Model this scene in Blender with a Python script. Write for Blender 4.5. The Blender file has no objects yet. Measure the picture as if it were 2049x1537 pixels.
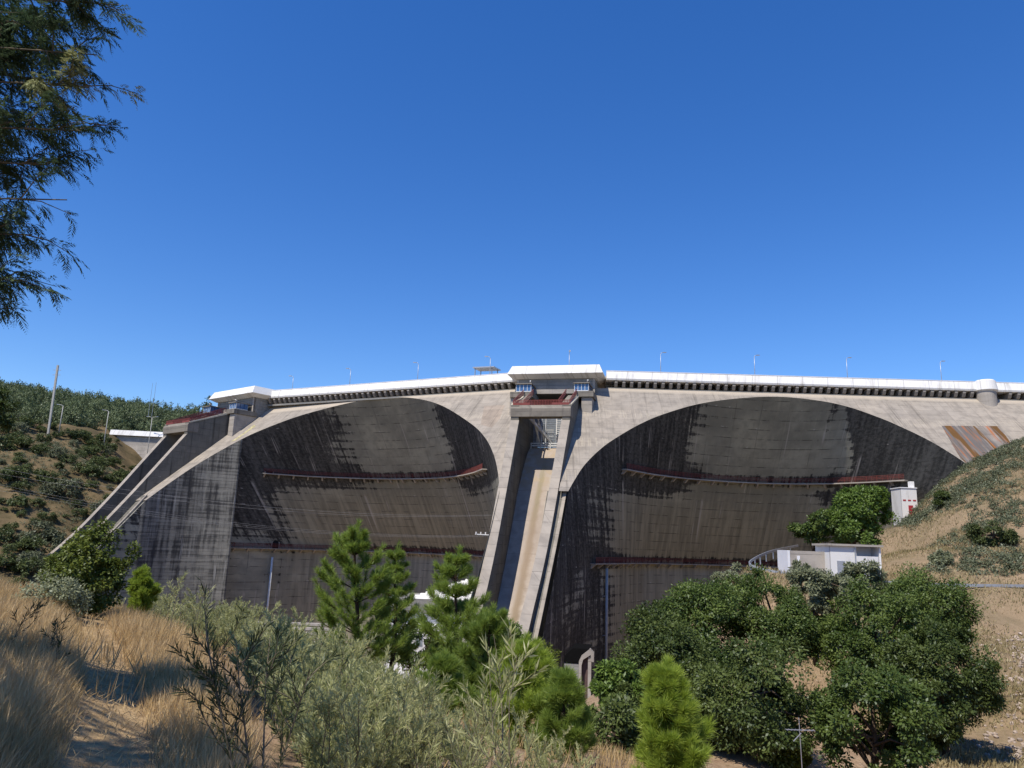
import bpy, math, random
import numpy as np
from math import sin, cos, pi, radians

# ---------------------------------------------------------------- camera, world, sun, exposure
SC = bpy.context.scene
COL = SC.collection
F_PX, CX, CY, HOR, ROLL = 1500.0, 1024.5, 768.5, 1090.0, radians(2.0)
PITCH = math.atan((HOR - CY) / F_PX)
cp_, sp_, cr_, sr_ = cos(PITCH), sin(PITCH), cos(ROLL), sin(ROLL)
FWD = np.array([0, cp_, sp_]); RT0 = np.array([1., 0, 0]); UP0 = np.array([0, -sp_, cp_])
RGT = cr_ * RT0 + sr_ * UP0
UPV = -sr_ * RT0 + cr_ * UP0
cam_d = bpy.data.cameras.new('camera'); cam = bpy.data.objects.new('camera', cam_d); COL.objects.link(cam)
from mathutils import Matrix, Vector, Euler
cam.matrix_world = Matrix(((RGT[0], UPV[0], -FWD[0], 0), (RGT[1], UPV[1], -FWD[1], 0), (RGT[2], UPV[2], -FWD[2], 0), (0, 0, 0, 1)))
cam_d.sensor_width = 36; cam_d.lens = F_PX / 2049 * 36; cam_d.clip_end = 6000; cam_d.clip_start = 0.05
SC.camera = cam

SUN_AZ, SUN_EL = radians(38), radians(58)          # light travels towards +x and a little towards +y
L_DIR = Vector((sin(SUN_AZ) * cos(SUN_EL), cos(SUN_AZ) * cos(SUN_EL), -sin(SUN_EL)))
w = bpy.data.worlds.new('World'); SC.world = w; w.use_nodes = True
nt = w.node_tree; nt.nodes.clear()
sky = nt.nodes.new('ShaderNodeTexSky'); sky.sky_type = 'NISHITA'; sky.sun_disc = False
sky.sun_elevation = SUN_EL; sky.sun_rotation = math.atan2(-L_DIR.x, -L_DIR.y) % (2 * pi)
sky.altitude = 0; sky.air_density = 1.0; sky.dust_density = 0.1; sky.ozone_density = 4.0
bg = nt.nodes.new('ShaderNodeBackground'); bg.inputs[1].default_value = 0.14
wo = nt.nodes.new('ShaderNodeOutputWorld')
hs = nt.nodes.new('ShaderNodeHueSaturation'); hs.inputs['Saturation'].default_value = 1.30; hs.inputs['Hue'].default_value = .512; nt.links.new(sky.outputs[0], hs.inputs['Color']); nt.links.new(hs.outputs[0], bg.inputs[0]); nt.links.new(bg.outputs[0], wo.inputs[0])
sd = bpy.data.lights.new('sun', 'SUN'); sd.energy = 4.6; sd.angle = radians(0.53); sd.color = (1.0, 0.93, 0.83)
sun = bpy.data.objects.new('sun', sd); COL.objects.link(sun)
sun.rotation_euler = L_DIR.to_track_quat('-Z', 'Y').to_euler(); sun.location = (-40, -20, 90)
SC.view_settings.view_transform = 'Standard'; SC.view_settings.look = 'None'
SC.view_settings.exposure = 0.3; SC.view_settings.gamma = 1.0
try: SC.view_settings.use_curve_mapping = False
except Exception: pass
SC.render.engine = 'CYCLES'
SC.cycles.max_bounces = 6; SC.cycles.diffuse_bounces = 4; SC.cycles.transmission_bounces = 3; SC.cycles.transparent_max_bounces = 4
SC.cycles.use_denoising = True

rng = np.random.default_rng(7); random.seed(7)

# ---------------------------------------------------------------- projection helpers (to turn measured sight lines into world points)
def ray(px, py):
    dx, dy = px - CX, py - CY
    u = dx * cr_ + dy * sr_; v = -dx * sr_ + dy * cr_
    x, y = u / F_PX, -v / F_PX
    return np.array([x, cp_ - sp_ * y, sp_ + cp_ * y])
def atD(px, py, D): r = ray(px, py); return r * D / r[1]
def atH(px, py, H): r = ray(px, py); return r * H / r[2]
def proj(P):
    P = np.asarray(P, float); zc = P @ FWD
    return CX + F_PX * (P @ RGT) / zc, CY - F_PX * (P @ UPV) / zc

# ---------------------------------------------------------------- mesh helpers
class MB:
    def __init__(s): s.v = []; s.f = []
    def add(s, vs, fs):
        o = len(s.v); s.v += [tuple(map(float, q)) for q in vs]; s.f += [tuple(i + o for i in f) for f in fs]
    def hexa(s, p):      # 8 points: bottom 0-3 ccw, top 4-7
        s.add(p, [(3, 2, 1, 0), (4, 5, 6, 7), (0, 1, 5, 4), (1, 2, 6, 5), (2, 3, 7, 6), (3, 0, 4, 7)])
    def box(s, x0, x1, y0, y1, z0, z1):
        s.hexa([(x0, y0, z0), (x1, y0, z0), (x1, y1, z0), (x0, y1, z0), (x0, y0, z1), (x1, y0, z1), (x1, y1, z1), (x0, y1, z1)])
    def tube(s, pts, rads, n=6, cap=True):
        pts = [np.array(p, float) for p in pts]
        if not hasattr(rads, '__len__'): rads = [rads] * len(pts)
        o = len(s.v)
        for i, p in enumerate(pts):
            d = pts[min(i + 1, len(pts) - 1)] - pts[max(i - 1, 0)]; d /= (np.linalg.norm(d) + 1e-9)
            a = np.cross(d, (0, 0, 1) if abs(d[2]) < .9 else (1, 0, 0)); a /= np.linalg.norm(a); b = np.cross(d, a)
            for k in range(n):
                q = p + rads[i] * (cos(2 * pi * k / n) * a + sin(2 * pi * k / n) * b); s.v.append(tuple(q))
        for i in range(len(pts) - 1):
            for k in range(n):
                A = o + i * n + k; B = o + i * n + (k + 1) % n
                s.f.append((A, B, B + n, A + n))
        if cap:
            s.f.append(tuple(o + k for k in reversed(range(n)))); e = o + (len(pts) - 1) * n
            s.f.append(tuple(e + k for k in range(n)))
    def bar(s, a, b, wx, wz, up=(0, 0, 1)):
        a = np.array(a, float); b = np.array(b, float); d = b - a; d /= np.linalg.norm(d)
        up = np.array(up, float)
        sd_ = np.cross(d, up); 
        if np.linalg.norm(sd_) < 1e-4: sd_ = np.array([1., 0, 0])
        sd_ /= np.linalg.norm(sd_); u = np.cross(sd_, d)
        c = [a - sd_ * wx / 2 - u * wz / 2, a + sd_ * wx / 2 - u * wz / 2, b + sd_ * wx / 2 - u * wz / 2, b - sd_ * wx / 2 - u * wz / 2]
        s.hexa([*c, *[q + u * wz for q in c]])
    def prism(s, poly, ext):   # planar polygon extruded by vector
        n = len(poly); ext = np.array(ext, float)
        s.add([*poly, *[np.array(q) + ext for q in poly]], [tuple(range(n - 1, -1, -1)), tuple(range(n, 2 * n))] + [(i, (i + 1) % n, n + (i + 1) % n, n + i) for i in range(n)])
    def build(s, name, mat, parent=None, smooth=False, uv=None):
        me = bpy.data.meshes.new(name); me.from_pydata(s.v, [], s.f); me.update()
        return link(name, me, mat, parent, smooth)
def link(name, me, mat, parent=None, smooth=False):
    if mat is not None and not len(me.materials): me.materials.append(mat)
    if smooth: me.polygons.foreach_set('use_smooth', [True] * len(me.polygons))
    o = bpy.data.objects.new(name, me); COL.objects.link(o)
    if parent is not None: o.parent = parent
    return o
def np_mesh(name, V, Q):      # quads or tris from arrays
    me = bpy.data.meshes.new(name); V = np.asarray(V, np.float32); Q = np.asarray(Q, np.int32); k = Q.shape[1]
    me.vertices.add(len(V)); me.vertices.foreach_set('co', V.ravel())
    me.loops.add(Q.size); me.loops.foreach_set('vertex_index', Q.ravel())
    me.polygons.add(len(Q)); me.polygons.foreach_set('loop_start', np.arange(0, Q.size, k, dtype=np.int32))
    try: me.polygons.foreach_set('loop_total', np.full(len(Q), k, np.int32))
    except Exception: pass
    me.update(calc_edges=True); me.validate(); return me
def tag(o, label=None, cat=None, group=None, kind=None):
    if label: o['label'] = label
    if cat: o['category'] = cat
    if group: o['group'] = group
    if kind: o['kind'] = kind
    return o
def empty(name, loc, label=None, cat=None, group=None, rz=0):
    o = bpy.data.objects.new(name, None); COL.objects.link(o); o.location = tuple(map(float, loc)); o.rotation_euler = (0, 0, rz)
    return tag(o, label, cat, group)
def copy_tree(o, parent=None):
    c = o.copy(); COL.objects.link(c); c.parent = parent
    for ch in list(o.children): copy_tree(ch, c)
    return c
def norm(v): v = np.asarray(v, float); return v / (np.linalg.norm(v, axis=-1, keepdims=True) + 1e-9)

# ---------------------------------------------------------------- material helpers
class NT:
    def __init__(s, name):
        s.m = bpy.data.materials.new(name); s.m.use_nodes = True; s.t = s.m.node_tree; s.t.nodes.clear()
        s.out = s.n('ShaderNodeOutputMaterial')
    def n(s, t, **kw):
        nd = s.t.nodes.new(t)
        for k, v in kw.items(): setattr(nd, k, v)
        return nd
    def put(s, sock, v):
        if isinstance(v, bpy.types.NodeSocket): s.t.links.new(v, sock)
        elif v is not None:
            if isinstance(v, (tuple, list)) and len(v) == 3 and sock.type == 'RGBA': v = (*v, 1)
            sock.default_value = v
    def math(s, op, a, b=None, c=None, clamp=False):
        nd = s.n('ShaderNodeMath', operation=op, use_clamp=clamp)
        for i, q in enumerate((a, b, c)):
            if q is not None: s.put(nd.inputs[i], q)
        return nd.outputs[0]
    def mix(s, f, a, b, mode='MIX'):
        nd = s.n('ShaderNodeMix', data_type='RGBA', blend_type=mode)
        s.put(nd.inputs[0], f); s.put(nd.inputs[6], a); s.put(nd.inputs[7], b); return nd.outputs[2]
    def noise(s, vec, scale=1, detail=4, rough=.6, sc3=None):
        if sc3 is not None:
            m = s.n('ShaderNodeMapping'); s.put(m.inputs[0], vec); m.inputs[3].default_value = sc3; vec = m.outputs[0]
        nd = s.n('ShaderNodeTexNoise'); s.put(nd.inputs['Vector'], vec); nd.inputs['Scale'].default_value = scale
        nd.inputs['Detail'].default_value = detail; nd.inputs['Roughness'].default_value = rough
        return nd.outputs[0]
    def ramp(s, f, a, b, lo=0., hi=1.):
        nd = s.n('ShaderNodeMapRange', interpolation_type='SMOOTHSTEP'); s.put(nd.inputs[0], f)
        nd.inputs[1].default_value = a; nd.inputs[2].default_value = b; nd.inputs[3].default_value = lo; nd.inputs[4].default_value = hi
        return nd.outputs[0]
    def obj(s): return s.n('ShaderNodeTexCoord').outputs['Object']
    def uv(s): return s.n('ShaderNodeTexCoord').outputs['UV']
    def attr(s, name): return s.n('ShaderNodeAttribute', attribute_name=name)
    def sep(s, v): nd = s.n('ShaderNodeSeparateXYZ'); s.put(nd.inputs[0], v); return nd.outputs
    def comb(s, x, y, z=0.):
        nd = s.n('ShaderNodeCombineXYZ')
        for i, q in enumerate((x, y, z)): s.put(nd.inputs[i], q)
        return nd.outputs[0]
    def bump(s, h, strength=.3, dist=.1):
        nd = s.n('ShaderNodeBump'); s.put(nd.inputs['Height'], h); nd.inputs['Strength'].default_value = strength; nd.inputs['Distance'].default_value = dist
        return nd.outputs[0]
    def bsdf(s, col, rough=.9, normal=None, metal=0., spec=.2):
        b = s.n('ShaderNodeBsdfPrincipled'); s.put(b.inputs['Base Color'], col); s.put(b.inputs['Roughness'], rough)
        b.inputs['Metallic'].default_value = metal; b.inputs['Specular IOR Level'].default_value = spec
        if normal is not None: s.put(b.inputs['Normal'], normal)
        s.t.links.new(b.outputs[0], s.out.inputs[0]); return s.m
    def foliage(s, col, trans=.35, back=None):
        d = s.n('ShaderNodeBsdfDiffuse'); s.put(d.inputs[0], col)
        tr = s.n('ShaderNodeBsdfTranslucent'); s.put(tr.inputs[0], back if back is not None else col)
        g = s.n('ShaderNodeBsdfGlossy'); g.inputs[0].default_value = (.9, .95, 1, 1); g.inputs['Roughness'].default_value = .45
        m1 = s.n('ShaderNodeMixShader'); m1.inputs[0].default_value = trans
        s.t.links.new(d.outputs[0], m1.inputs[1]); s.t.links.new(tr.outputs[0], m1.inputs[2])
        m2 = s.n('ShaderNodeMixShader'); m2.inputs[0].default_value = .018
        s.t.links.new(m1.outputs[0], m2.inputs[1]); s.t.links.new(g.outputs[0], m2.inputs[2])
        s.t.links.new(m2.outputs[0], s.out.inputs[0]); return s.m

def lines(s, c, period, width, jitter=None):
    """1 on thin lines every `period` along coordinate c"""
    q = s.math('DIVIDE', c, period)
    if jitter is not None: q = s.math('ADD', q, jitter)
    fr = s.math('FRACT', q); d = s.math('ABSOLUTE', s.math('SUBTRACT', fr, .5))
    return s.math('GREATER_THAN', d, .5 - width / period / 2)

def plain(name, col, rough=.6, metal=0., var=.12, scale=2.0, spec=.3):
    s = NT(name); o = s.obj(); nz = s.noise(o, scale, 5)
    c = s.mix(s.ramp(nz, .3, .75), tuple(q * (1 - var) for q in col), tuple(min(1, q * (1 + var)) for q in col))
    return s.bsdf(c, rough, metal=metal, spec=spec)

def concrete(name, base, dark=.5, lift=1.5, streak=.5, uvmode=False, extra=None, board=.0, warm=.5):
    s = NT(name); v = s.uv() if uvmode else s.obj(); X, Y, Z = s.sep(v)
    if uvmode: along, hgt = X, Y
    else: along, hgt = s.math('ADD', s.math('MULTIPLY', X, .83), s.math('MULTIPLY', Y, .557)), Z
    p = s.comb(along, hgt)
    big = s.noise(p, .06, 4); mid = s.noise(p, .45, 5); fine = s.noise(p, 5, 4)
    st1 = s.noise(p, 1, 4, .65, (.9, .045, 1)); st2 = s.noise(p, 1, 3, .6, (3.2, .1, 1))
    c = s.mix(s.ramp(big, .3, .7), tuple(base), (base[0] * 1.12, base[1] * (1.12 - .06 * warm), base[2] * (1.12 - .16 * warm)))
    c = s.mix(s.ramp(mid, .38, .7, 0, .65), c, tuple(q * .62 for q in base))
    blk = s.n('ShaderNodeTexWhiteNoise', noise_dimensions='2D')
    s.put(blk.inputs[0], s.comb(s.math('FLOOR', s.math('DIVIDE', along, 6.3)), s.math('FLOOR', s.math('DIVIDE', hgt, lift))))
    c = s.mix(s.math('MULTIPLY', blk.outputs[0], .34), c, tuple(q * .62 for q in base))
    c = s.mix(s.math('MULTIPLY', s.ramp(st1, .52, .74), streak), c, tuple(q * .3 for q in base))
    c = s.mix(s.math('MULTIPLY', s.ramp(st2, .6, .8), streak * .55), c, tuple(q * .38 for q in base))
    c = s.mix(s.math('MULTIPLY', s.ramp(st2, .42, .25), streak * .3), c, tuple(min(.8, q * 1.5) for q in base))
    jit = s.math('MULTIPLY', mid, .03)
    ln = s.math('MULTIPLY', lines(s, hgt, lift, .10, jit), s.ramp(s.noise(p, .35, 3), .35, .6))
    ln2 = s.math('MULTIPLY', lines(s, along, 6.3, .09, jit), .45)
    allv = s.math('MAXIMUM', ln, ln2)
    c = s.mix(s.math('MULTIPLY', allv, .55), c, tuple(q * .3 for q in base))
    eff = s.math('MULTIPLY', lines(s, s.math('SUBTRACT', hgt, .12), lift * 2, .16, jit), s.ramp(s.noise(p, .6, 4), .6, .72))
    c = s.mix(s.math('MULTIPLY', eff, .6), c, (.62, .58, .5))
    if extra is not None: c = extra(s, p, along, hgt, c, st1, st2, mid)
    h = s.math('SUBTRACT', s.math('MULTIPLY', fine, .5), allv)
    if board: h = s.math('SUBTRACT', h, s.math('MULTIPLY', lines(s, hgt, .42, .06, jit), board))
    return s.bsdf(c, .93, s.bump(h, .35, .12), spec=.1)

M = {}
WHITE = (.78, .77, .74)
M['white'] = plain('white_paint', WHITE, .7, var=.05, scale=.35)
s_ = NT('weathered_white_paint'); o_ = s_.obj(); X_, Y_, Z_ = s_.sep(o_); al_ = s_.math('ADD', s_.math('MULTIPLY', X_, .9), s_.math('MULTIPLY', Y_, -.42)); p_ = s_.comb(al_, Z_)
c_ = s_.mix(s_.ramp(s_.noise(p_, 1, 4, .6, (.8, .12, 1)), .5, .75, 0, .8), (.68, .67, .64), (.42, .40, .36))
c_ = s_.mix(s_.ramp(s_.noise(p_, 1, 3, .6, (3., .3, 1)), .58, .75, 0, .45), c_, (.42, .39, .35))
c_ = s_.mix(s_.math('MULTIPLY', lines(s_, al_, 5.2, .12), .6), c_, (.25, .24, .22)); M['parapet'] = s_.bsdf(c_, .75, spec=.2)
M['white2'] = plain('white_render', (.72, .72, .72), .85, var=.08, scale=.4)
M['red'] = plain('red_railing_paint', (.2, .05, .042), .65)
M['darkred'] = plain('dark_railing_paint', (.12, .03, .03), .6)
M['reddoor'] = plain('red_door_paint', (.33, .03, .04), .55)
M['galv'] = plain('galvanised_steel', (.42, .44, .46), .45, .5)
M['steelwhite'] = plain('white_gate_steel', (.66, .67, .66), .5)
M['gate'] = plain('grey_gate_steel', (.25, .28, .31), .5)
M['black'] = plain('black_bitumen', (.008, .008, .008), 1., spec=0.)
M['darkhole'] = plain('dark_interior', (.015, .015, .016), 1.0)
M['bluepipe'] = plain('blue_grey_pipe', (.36, .38, .38), .6)
M['wire'] = plain('aluminium_wire', (.28, .28, .28), .5)
M['brown'] = plain('brown_shutter', (.1, .065, .06), .7)
M['tile'] = plain('red_roof_tile', (.32, .13, .09), .9, scale=1.5, var=.3)
M['conc_pole'] = plain('pole_concrete', (.36, .35, .32), .9)
sg = NT('window_glass'); M['glass'] = sg.bsdf((.06, .13, .26), .08, spec=.6)
M['cream'] = plain('cream_handrail', (.55, .5, .38), .7)

CB = (.30, .275, .24)
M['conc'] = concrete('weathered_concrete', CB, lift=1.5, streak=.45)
M['conc_light'] = concrete('pale_wall_concrete', (.40, .365, .32), lift=1.6, streak=.18)  # paler concrete for walls, piers, walkway decks and steps
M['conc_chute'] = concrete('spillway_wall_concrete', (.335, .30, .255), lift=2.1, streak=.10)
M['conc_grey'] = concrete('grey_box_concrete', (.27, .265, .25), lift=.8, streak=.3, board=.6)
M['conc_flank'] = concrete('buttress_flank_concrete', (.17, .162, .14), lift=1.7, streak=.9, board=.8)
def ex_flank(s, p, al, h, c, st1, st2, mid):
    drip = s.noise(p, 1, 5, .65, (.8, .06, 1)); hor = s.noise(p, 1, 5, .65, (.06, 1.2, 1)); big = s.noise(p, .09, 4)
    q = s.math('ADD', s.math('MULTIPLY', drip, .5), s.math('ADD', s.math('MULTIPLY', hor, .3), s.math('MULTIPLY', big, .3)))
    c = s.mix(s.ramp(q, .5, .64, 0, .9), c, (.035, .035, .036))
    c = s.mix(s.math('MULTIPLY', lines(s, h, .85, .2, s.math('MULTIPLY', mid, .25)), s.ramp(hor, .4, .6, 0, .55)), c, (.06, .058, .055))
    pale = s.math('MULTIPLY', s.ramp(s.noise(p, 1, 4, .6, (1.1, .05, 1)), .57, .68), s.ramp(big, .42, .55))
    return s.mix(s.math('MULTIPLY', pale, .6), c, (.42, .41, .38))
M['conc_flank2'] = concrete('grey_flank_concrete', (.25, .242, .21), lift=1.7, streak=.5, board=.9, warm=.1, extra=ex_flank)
M['conc_beam'] = concrete('stained_beam_concrete', (.23, .21, .18), lift=3, streak=.9)

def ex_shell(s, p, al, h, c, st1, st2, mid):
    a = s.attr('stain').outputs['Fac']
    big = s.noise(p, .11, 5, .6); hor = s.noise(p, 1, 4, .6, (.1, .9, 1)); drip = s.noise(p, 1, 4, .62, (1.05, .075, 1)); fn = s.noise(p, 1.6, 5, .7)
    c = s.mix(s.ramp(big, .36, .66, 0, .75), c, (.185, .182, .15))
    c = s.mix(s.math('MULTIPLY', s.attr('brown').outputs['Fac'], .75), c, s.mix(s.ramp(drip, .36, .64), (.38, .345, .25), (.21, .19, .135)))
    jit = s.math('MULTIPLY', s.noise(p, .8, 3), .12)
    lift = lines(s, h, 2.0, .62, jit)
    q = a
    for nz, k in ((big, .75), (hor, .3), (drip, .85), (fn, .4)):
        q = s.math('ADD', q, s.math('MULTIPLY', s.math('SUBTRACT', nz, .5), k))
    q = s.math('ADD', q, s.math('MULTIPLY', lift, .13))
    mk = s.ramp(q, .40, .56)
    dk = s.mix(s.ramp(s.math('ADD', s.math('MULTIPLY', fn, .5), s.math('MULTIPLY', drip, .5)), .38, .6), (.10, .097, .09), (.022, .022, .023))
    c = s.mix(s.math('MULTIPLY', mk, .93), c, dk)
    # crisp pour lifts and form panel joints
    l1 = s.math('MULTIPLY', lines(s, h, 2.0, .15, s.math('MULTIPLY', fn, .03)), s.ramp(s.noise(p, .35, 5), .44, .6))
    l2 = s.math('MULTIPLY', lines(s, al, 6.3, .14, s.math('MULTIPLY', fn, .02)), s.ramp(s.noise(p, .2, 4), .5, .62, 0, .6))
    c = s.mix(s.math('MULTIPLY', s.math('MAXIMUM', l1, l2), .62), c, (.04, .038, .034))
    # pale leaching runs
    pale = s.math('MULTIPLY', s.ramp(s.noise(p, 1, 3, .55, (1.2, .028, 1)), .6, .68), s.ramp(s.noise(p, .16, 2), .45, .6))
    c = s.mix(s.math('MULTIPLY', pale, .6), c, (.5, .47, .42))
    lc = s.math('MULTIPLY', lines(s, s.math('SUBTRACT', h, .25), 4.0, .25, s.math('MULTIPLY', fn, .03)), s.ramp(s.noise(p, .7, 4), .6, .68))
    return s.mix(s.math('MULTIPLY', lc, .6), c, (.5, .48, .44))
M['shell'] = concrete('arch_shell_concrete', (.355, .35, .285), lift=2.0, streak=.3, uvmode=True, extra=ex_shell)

def ex_head(s, p, al, h, c, st1, st2, mid):
    # uv: t along the crest, s down the slope ; rusty seepage and pale bands below construction joints
    b = s.math('MULTIPLY', lines(s, h, 11.5, 3.2, s.math('MULTIPLY', s.noise(p, .2, 2), .1)), s.ramp(st2, .5, .62))
    c = s.mix(s.math('MULTIPLY', b, .4), c, (.46, .40, .30))
    # brighter lip just under the crest
    lip = s.ramp(h, 1.9, .5)
    c = s.mix(s.math('MULTIPLY', lip, .7), c, (.44, .38, .30))
    return c
M['head'] = concrete('sloped_face_concrete', (.32, .285, .24), lift=1.9, streak=.6, uvmode=True, extra=ex_head)

def ex_rust(s, p, al, h, c, st1, st2, mid):
    s1 = s.noise(p, 1, 4, .6, (.55, .03, 1)); s2 = s.noise(p, 1, 3, .6, (1.3, .05, 1)); s3 = s.noise(p, 1, 3, .6, (.8, .04, 1))
    c = s.mix(s.ramp(s3, .4, .55, 0, .85), c, (.11, .10, .095))
    c = s.mix(s.ramp(s1, .49, .56, 0, .95), c, (.12, .06, .018))
    c = s.mix(s.ramp(s2, .54, .64, 0, .9), c, (.36, .12, .035))
    return s.mix(s.ramp(s2, .36, .26, 0, .6), c, (.5, .44, .36))
M['rust'] = concrete('rust_streaked_concrete', (.26, .23, .2), lift=2.5, streak=.3, uvmode=True, extra=ex_rust)
M['seep'] = concrete('seepage_streaked_concrete', (.31, .26, .21), lift=3.0, streak=.75, uvmode=True)

def ex_floor(s, p, al, h, c, st1, st2, mid):
    d = s.math('ABSOLUTE', s.math('SUBTRACT', al, s.math('ADD', -.6, s.math('MULTIPLY', mid, .9))))
    wet = s.math('MULTIPLY', s.ramp(d, 1.1, .2), s.ramp(h, 18, 34))
    c = s.mix(s.math('MULTIPLY', wet, .75), c, (.15, .105, .045))
    brown = s.math('MULTIPLY', s.ramp(d, 2.4, 1.2), s.ramp(h, 70, 40))
    c = s.mix(s.math('MULTIPLY', brown, .5), c, (.33, .255, .20))
    mud = s.math('MULTIPLY', s.ramp(h, 26, 20), s.ramp(mid, .4, .6)); c = s.mix(mud, c, (.36, .29, .21))
    moss = s.math('MULTIPLY', s.ramp(d, .75, .2), s.math('MULTIPLY', s.ramp(h, 12, 20), s.ramp(h, 36, 24)))
    return s.mix(s.math('MULTIPLY', moss, .4), c, (.2, .18, .08))
M['chute_floor'] = concrete('chute_floor_concrete', (.39, .355, .31), lift=8, streak=.12, uvmode=True, extra=ex_floor)

# ---------------------------------------------------------------- the dam: measured frames
def frame(P, Q):
    P = np.array([*P, 0.]); Q = np.array([*Q, 0.]); t = norm(Q - P); return P, t, np.array([t[1], -t[0], 0])
FR = frame((20.7, 168.6), (104.5, 166.7)); FL = frame((-67.7, 207), (-.6, 174.5))
KS, ZT = .88, 35.9
aC = norm([.235, .972, 0]); eC = np.array([aC[1], -aC[0], 0]); OC = np.array([9.65, 166.75, 0])
aL = norm([.618, .786, 0]); eL = np.array([aL[1], -aL[0], 0]); OL = np.array([-78.85, 209., 0])
def s0_of(Fm, t):
    if Fm is FL: return min(0., -2.3 + 2.3 / 53. * (t + 8))
    return 0.
def on_head(q, Fm):
    P, T, n = Fm; r = ray(*q); s0 = 0.
    for _ in range(12):
        l = (ZT + KS * (P @ n) + KS * s0) / (r[2] + KS * (r @ n)); X = r * l; s0 = s0_of(Fm, (X - P) @ T)
    return X
def hp(Fm, t, s):
    P, T, n = Fm; X = P + t * T + s * n; X[2] = ZT - KS * (s - s0_of(Fm, t)); return X
def smooth_curve(pts, n):
    """Catmull-Rom through points, n samples by chord length"""
    P = np.array(pts); d = np.r_[0, np.cumsum(np.linalg.norm(np.diff(P, axis=0), axis=1))]
    out = []
    for x in np.linspace(0, d[-1], n):
        i = min(max(np.searchsorted(d, x) - 1, 0), len(P) - 2); u = (x - d[i]) / (d[i + 1] - d[i])
        p0, p1, p2, p3 = P[max(i - 1, 0)], P[i], P[i + 1], P[min(i + 2, len(P) - 1)]
        out.append(.5 * ((2 * p1) + (-p0 + p2) * u + (2 * p0 - 5 * p1 + 4 * p2 - p3) * u * u + (-p0 + 3 * p1 - 3 * p2 + p3) * u ** 3))
    return np.array(out)
ER = [(1137, 983), (1150, 960), (1170, 930), (1200, 900), (1230, 878), (1280, 849), (1330, 828), (1400, 808), (1480, 797), (1560, 794), (1640, 802), (1700, 815), (1760, 836), (1800, 853), (1860, 882), (1922, 920), (1985, 966), (2030, 1008)]
EL = [(292, 1001), (340, 966), (400, 926), (470, 886), (520, 862), (600, 832), (700, 806), (760, 798), (820, 796), (880, 810), (940, 846), (970, 875), (988, 910), (997, 950), (999, 985)]
edgeR = smooth_curve([on_head(q, FR) for q in ER], 150)
edgeL = smooth_curve([on_head(q, FL) for q in EL], 150)

dam = empty('multiple_arch_dam', (10.6, 168.9, -30), 'huge concrete arch dam with two shaded arches and central spillway buttress', 'dam')
DAM0 = np.array([10.6, 168.9, -30.])
def dpart(mb, name, mat, parent=dam, smooth=False):
    o = mb.build(name, mat, None, smooth); o.parent = parent
    if parent is dam: o.location = tuple(-DAM0)
    return o
def shift(o): o.location = tuple(-DAM0); return o

Z_BOT = -36.
KOVER = .78
def shell_pt(E, a, z):
    return E + KOVER * (E[2] - max(z, -4.) if E[2] > -4 else 0) * a + np.array([0, 0, z - E[2]])
def extend_flank(E, side_axis, side):
    """ledge below the kink: continue the edge down the buttress nose"""
    return E
def shell(name, edge, Fm, axA, axB, stainf, brownf, tcen):
    P, T, n = Fm; N = len(edge); rows = 64
    t = (edge - P) @ T
    cols = []
    for j in range(N):
        dt = t[j] - tcen
        wA = min(1, max(0, (-dt - 28) / 14.)); wB = min(1, max(0, (dt - 28) / 14.))
        a = norm(-n * (1 - wA - wB) + axA * wA + axB * wB); cols.append(a)
    # flank columns running down the nose below the kink (vertical planes)
    def nose(E, ax):
        pts = []
        for ds, dz in ((7, -8.8), (14, -16.), (22, -23.5), (32, -31.)):
            pts.append(E - ds * ax + np.array([0, 0, dz]))
        return pts
    A = nose(edge[0], axA)[::-1]; B = nose(edge[-1], axB)
    EE = np.array(A + list(edge) + B); AA = [axA] * 4 + cols + [axB] * 4
    M_ = len(EE); V = np.zeros((rows + 1, M_, 3)); 
    for j in range(M_):
        zt = EE[j][2]; flank = j < 4 or j >= M_ - 4
        for i in range(rows + 1):
            z = zt + (Z_BOT - zt) * i / rows
            V[i, j] = EE[j] + np.array([0, 0, z - zt]) if flank else shell_pt(EE[j], AA[j], z)
    u = np.r_[0, np.cumsum(np.linalg.norm(np.diff(V[0][:, :2], axis=0), axis=1))]
    tt = (EE - P) @ T - tcen
    Vf = V.reshape(-1, 3)
    idx = np.arange((rows + 1) * M_).reshape(rows + 1, M_)
    Q = np.stack([idx[1:, :-1], idx[1:, 1:], idx[:-1, 1:], idx[:-1, :-1]], -1).reshape(-1, 4)
    me = np_mesh(name, Vf, Q)
    uvl = me.uv_layers.new(name='UVMap'); li = np.zeros(len(me.loops), np.int32); me.loops.foreach_get('vertex_index', li)
    UV = np.stack([np.tile(u, rows + 1), Vf[:, 2]], 1).astype(np.float32); uvl.data.foreach_set('uv', UV[li].ravel())
    tflat = np.tile(tt, rows + 1)
    for nm, fn in (('stain', stainf), ('brown', brownf)):
        at = me.attributes.new(nm, 'FLOAT', 'POINT'); at.data.foreach_set('value', fn(tflat, Vf[:, 2], (Vf - P) @ T - tcen).astype(np.float32))
    o = shift(link(name, me, M['shell'], dam, True)); return o, V, EE, AA
def sst(x, a, b): q = np.clip((x - a) / (b - a), 0, 1); return q * q * (3 - 2 * q)
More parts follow.
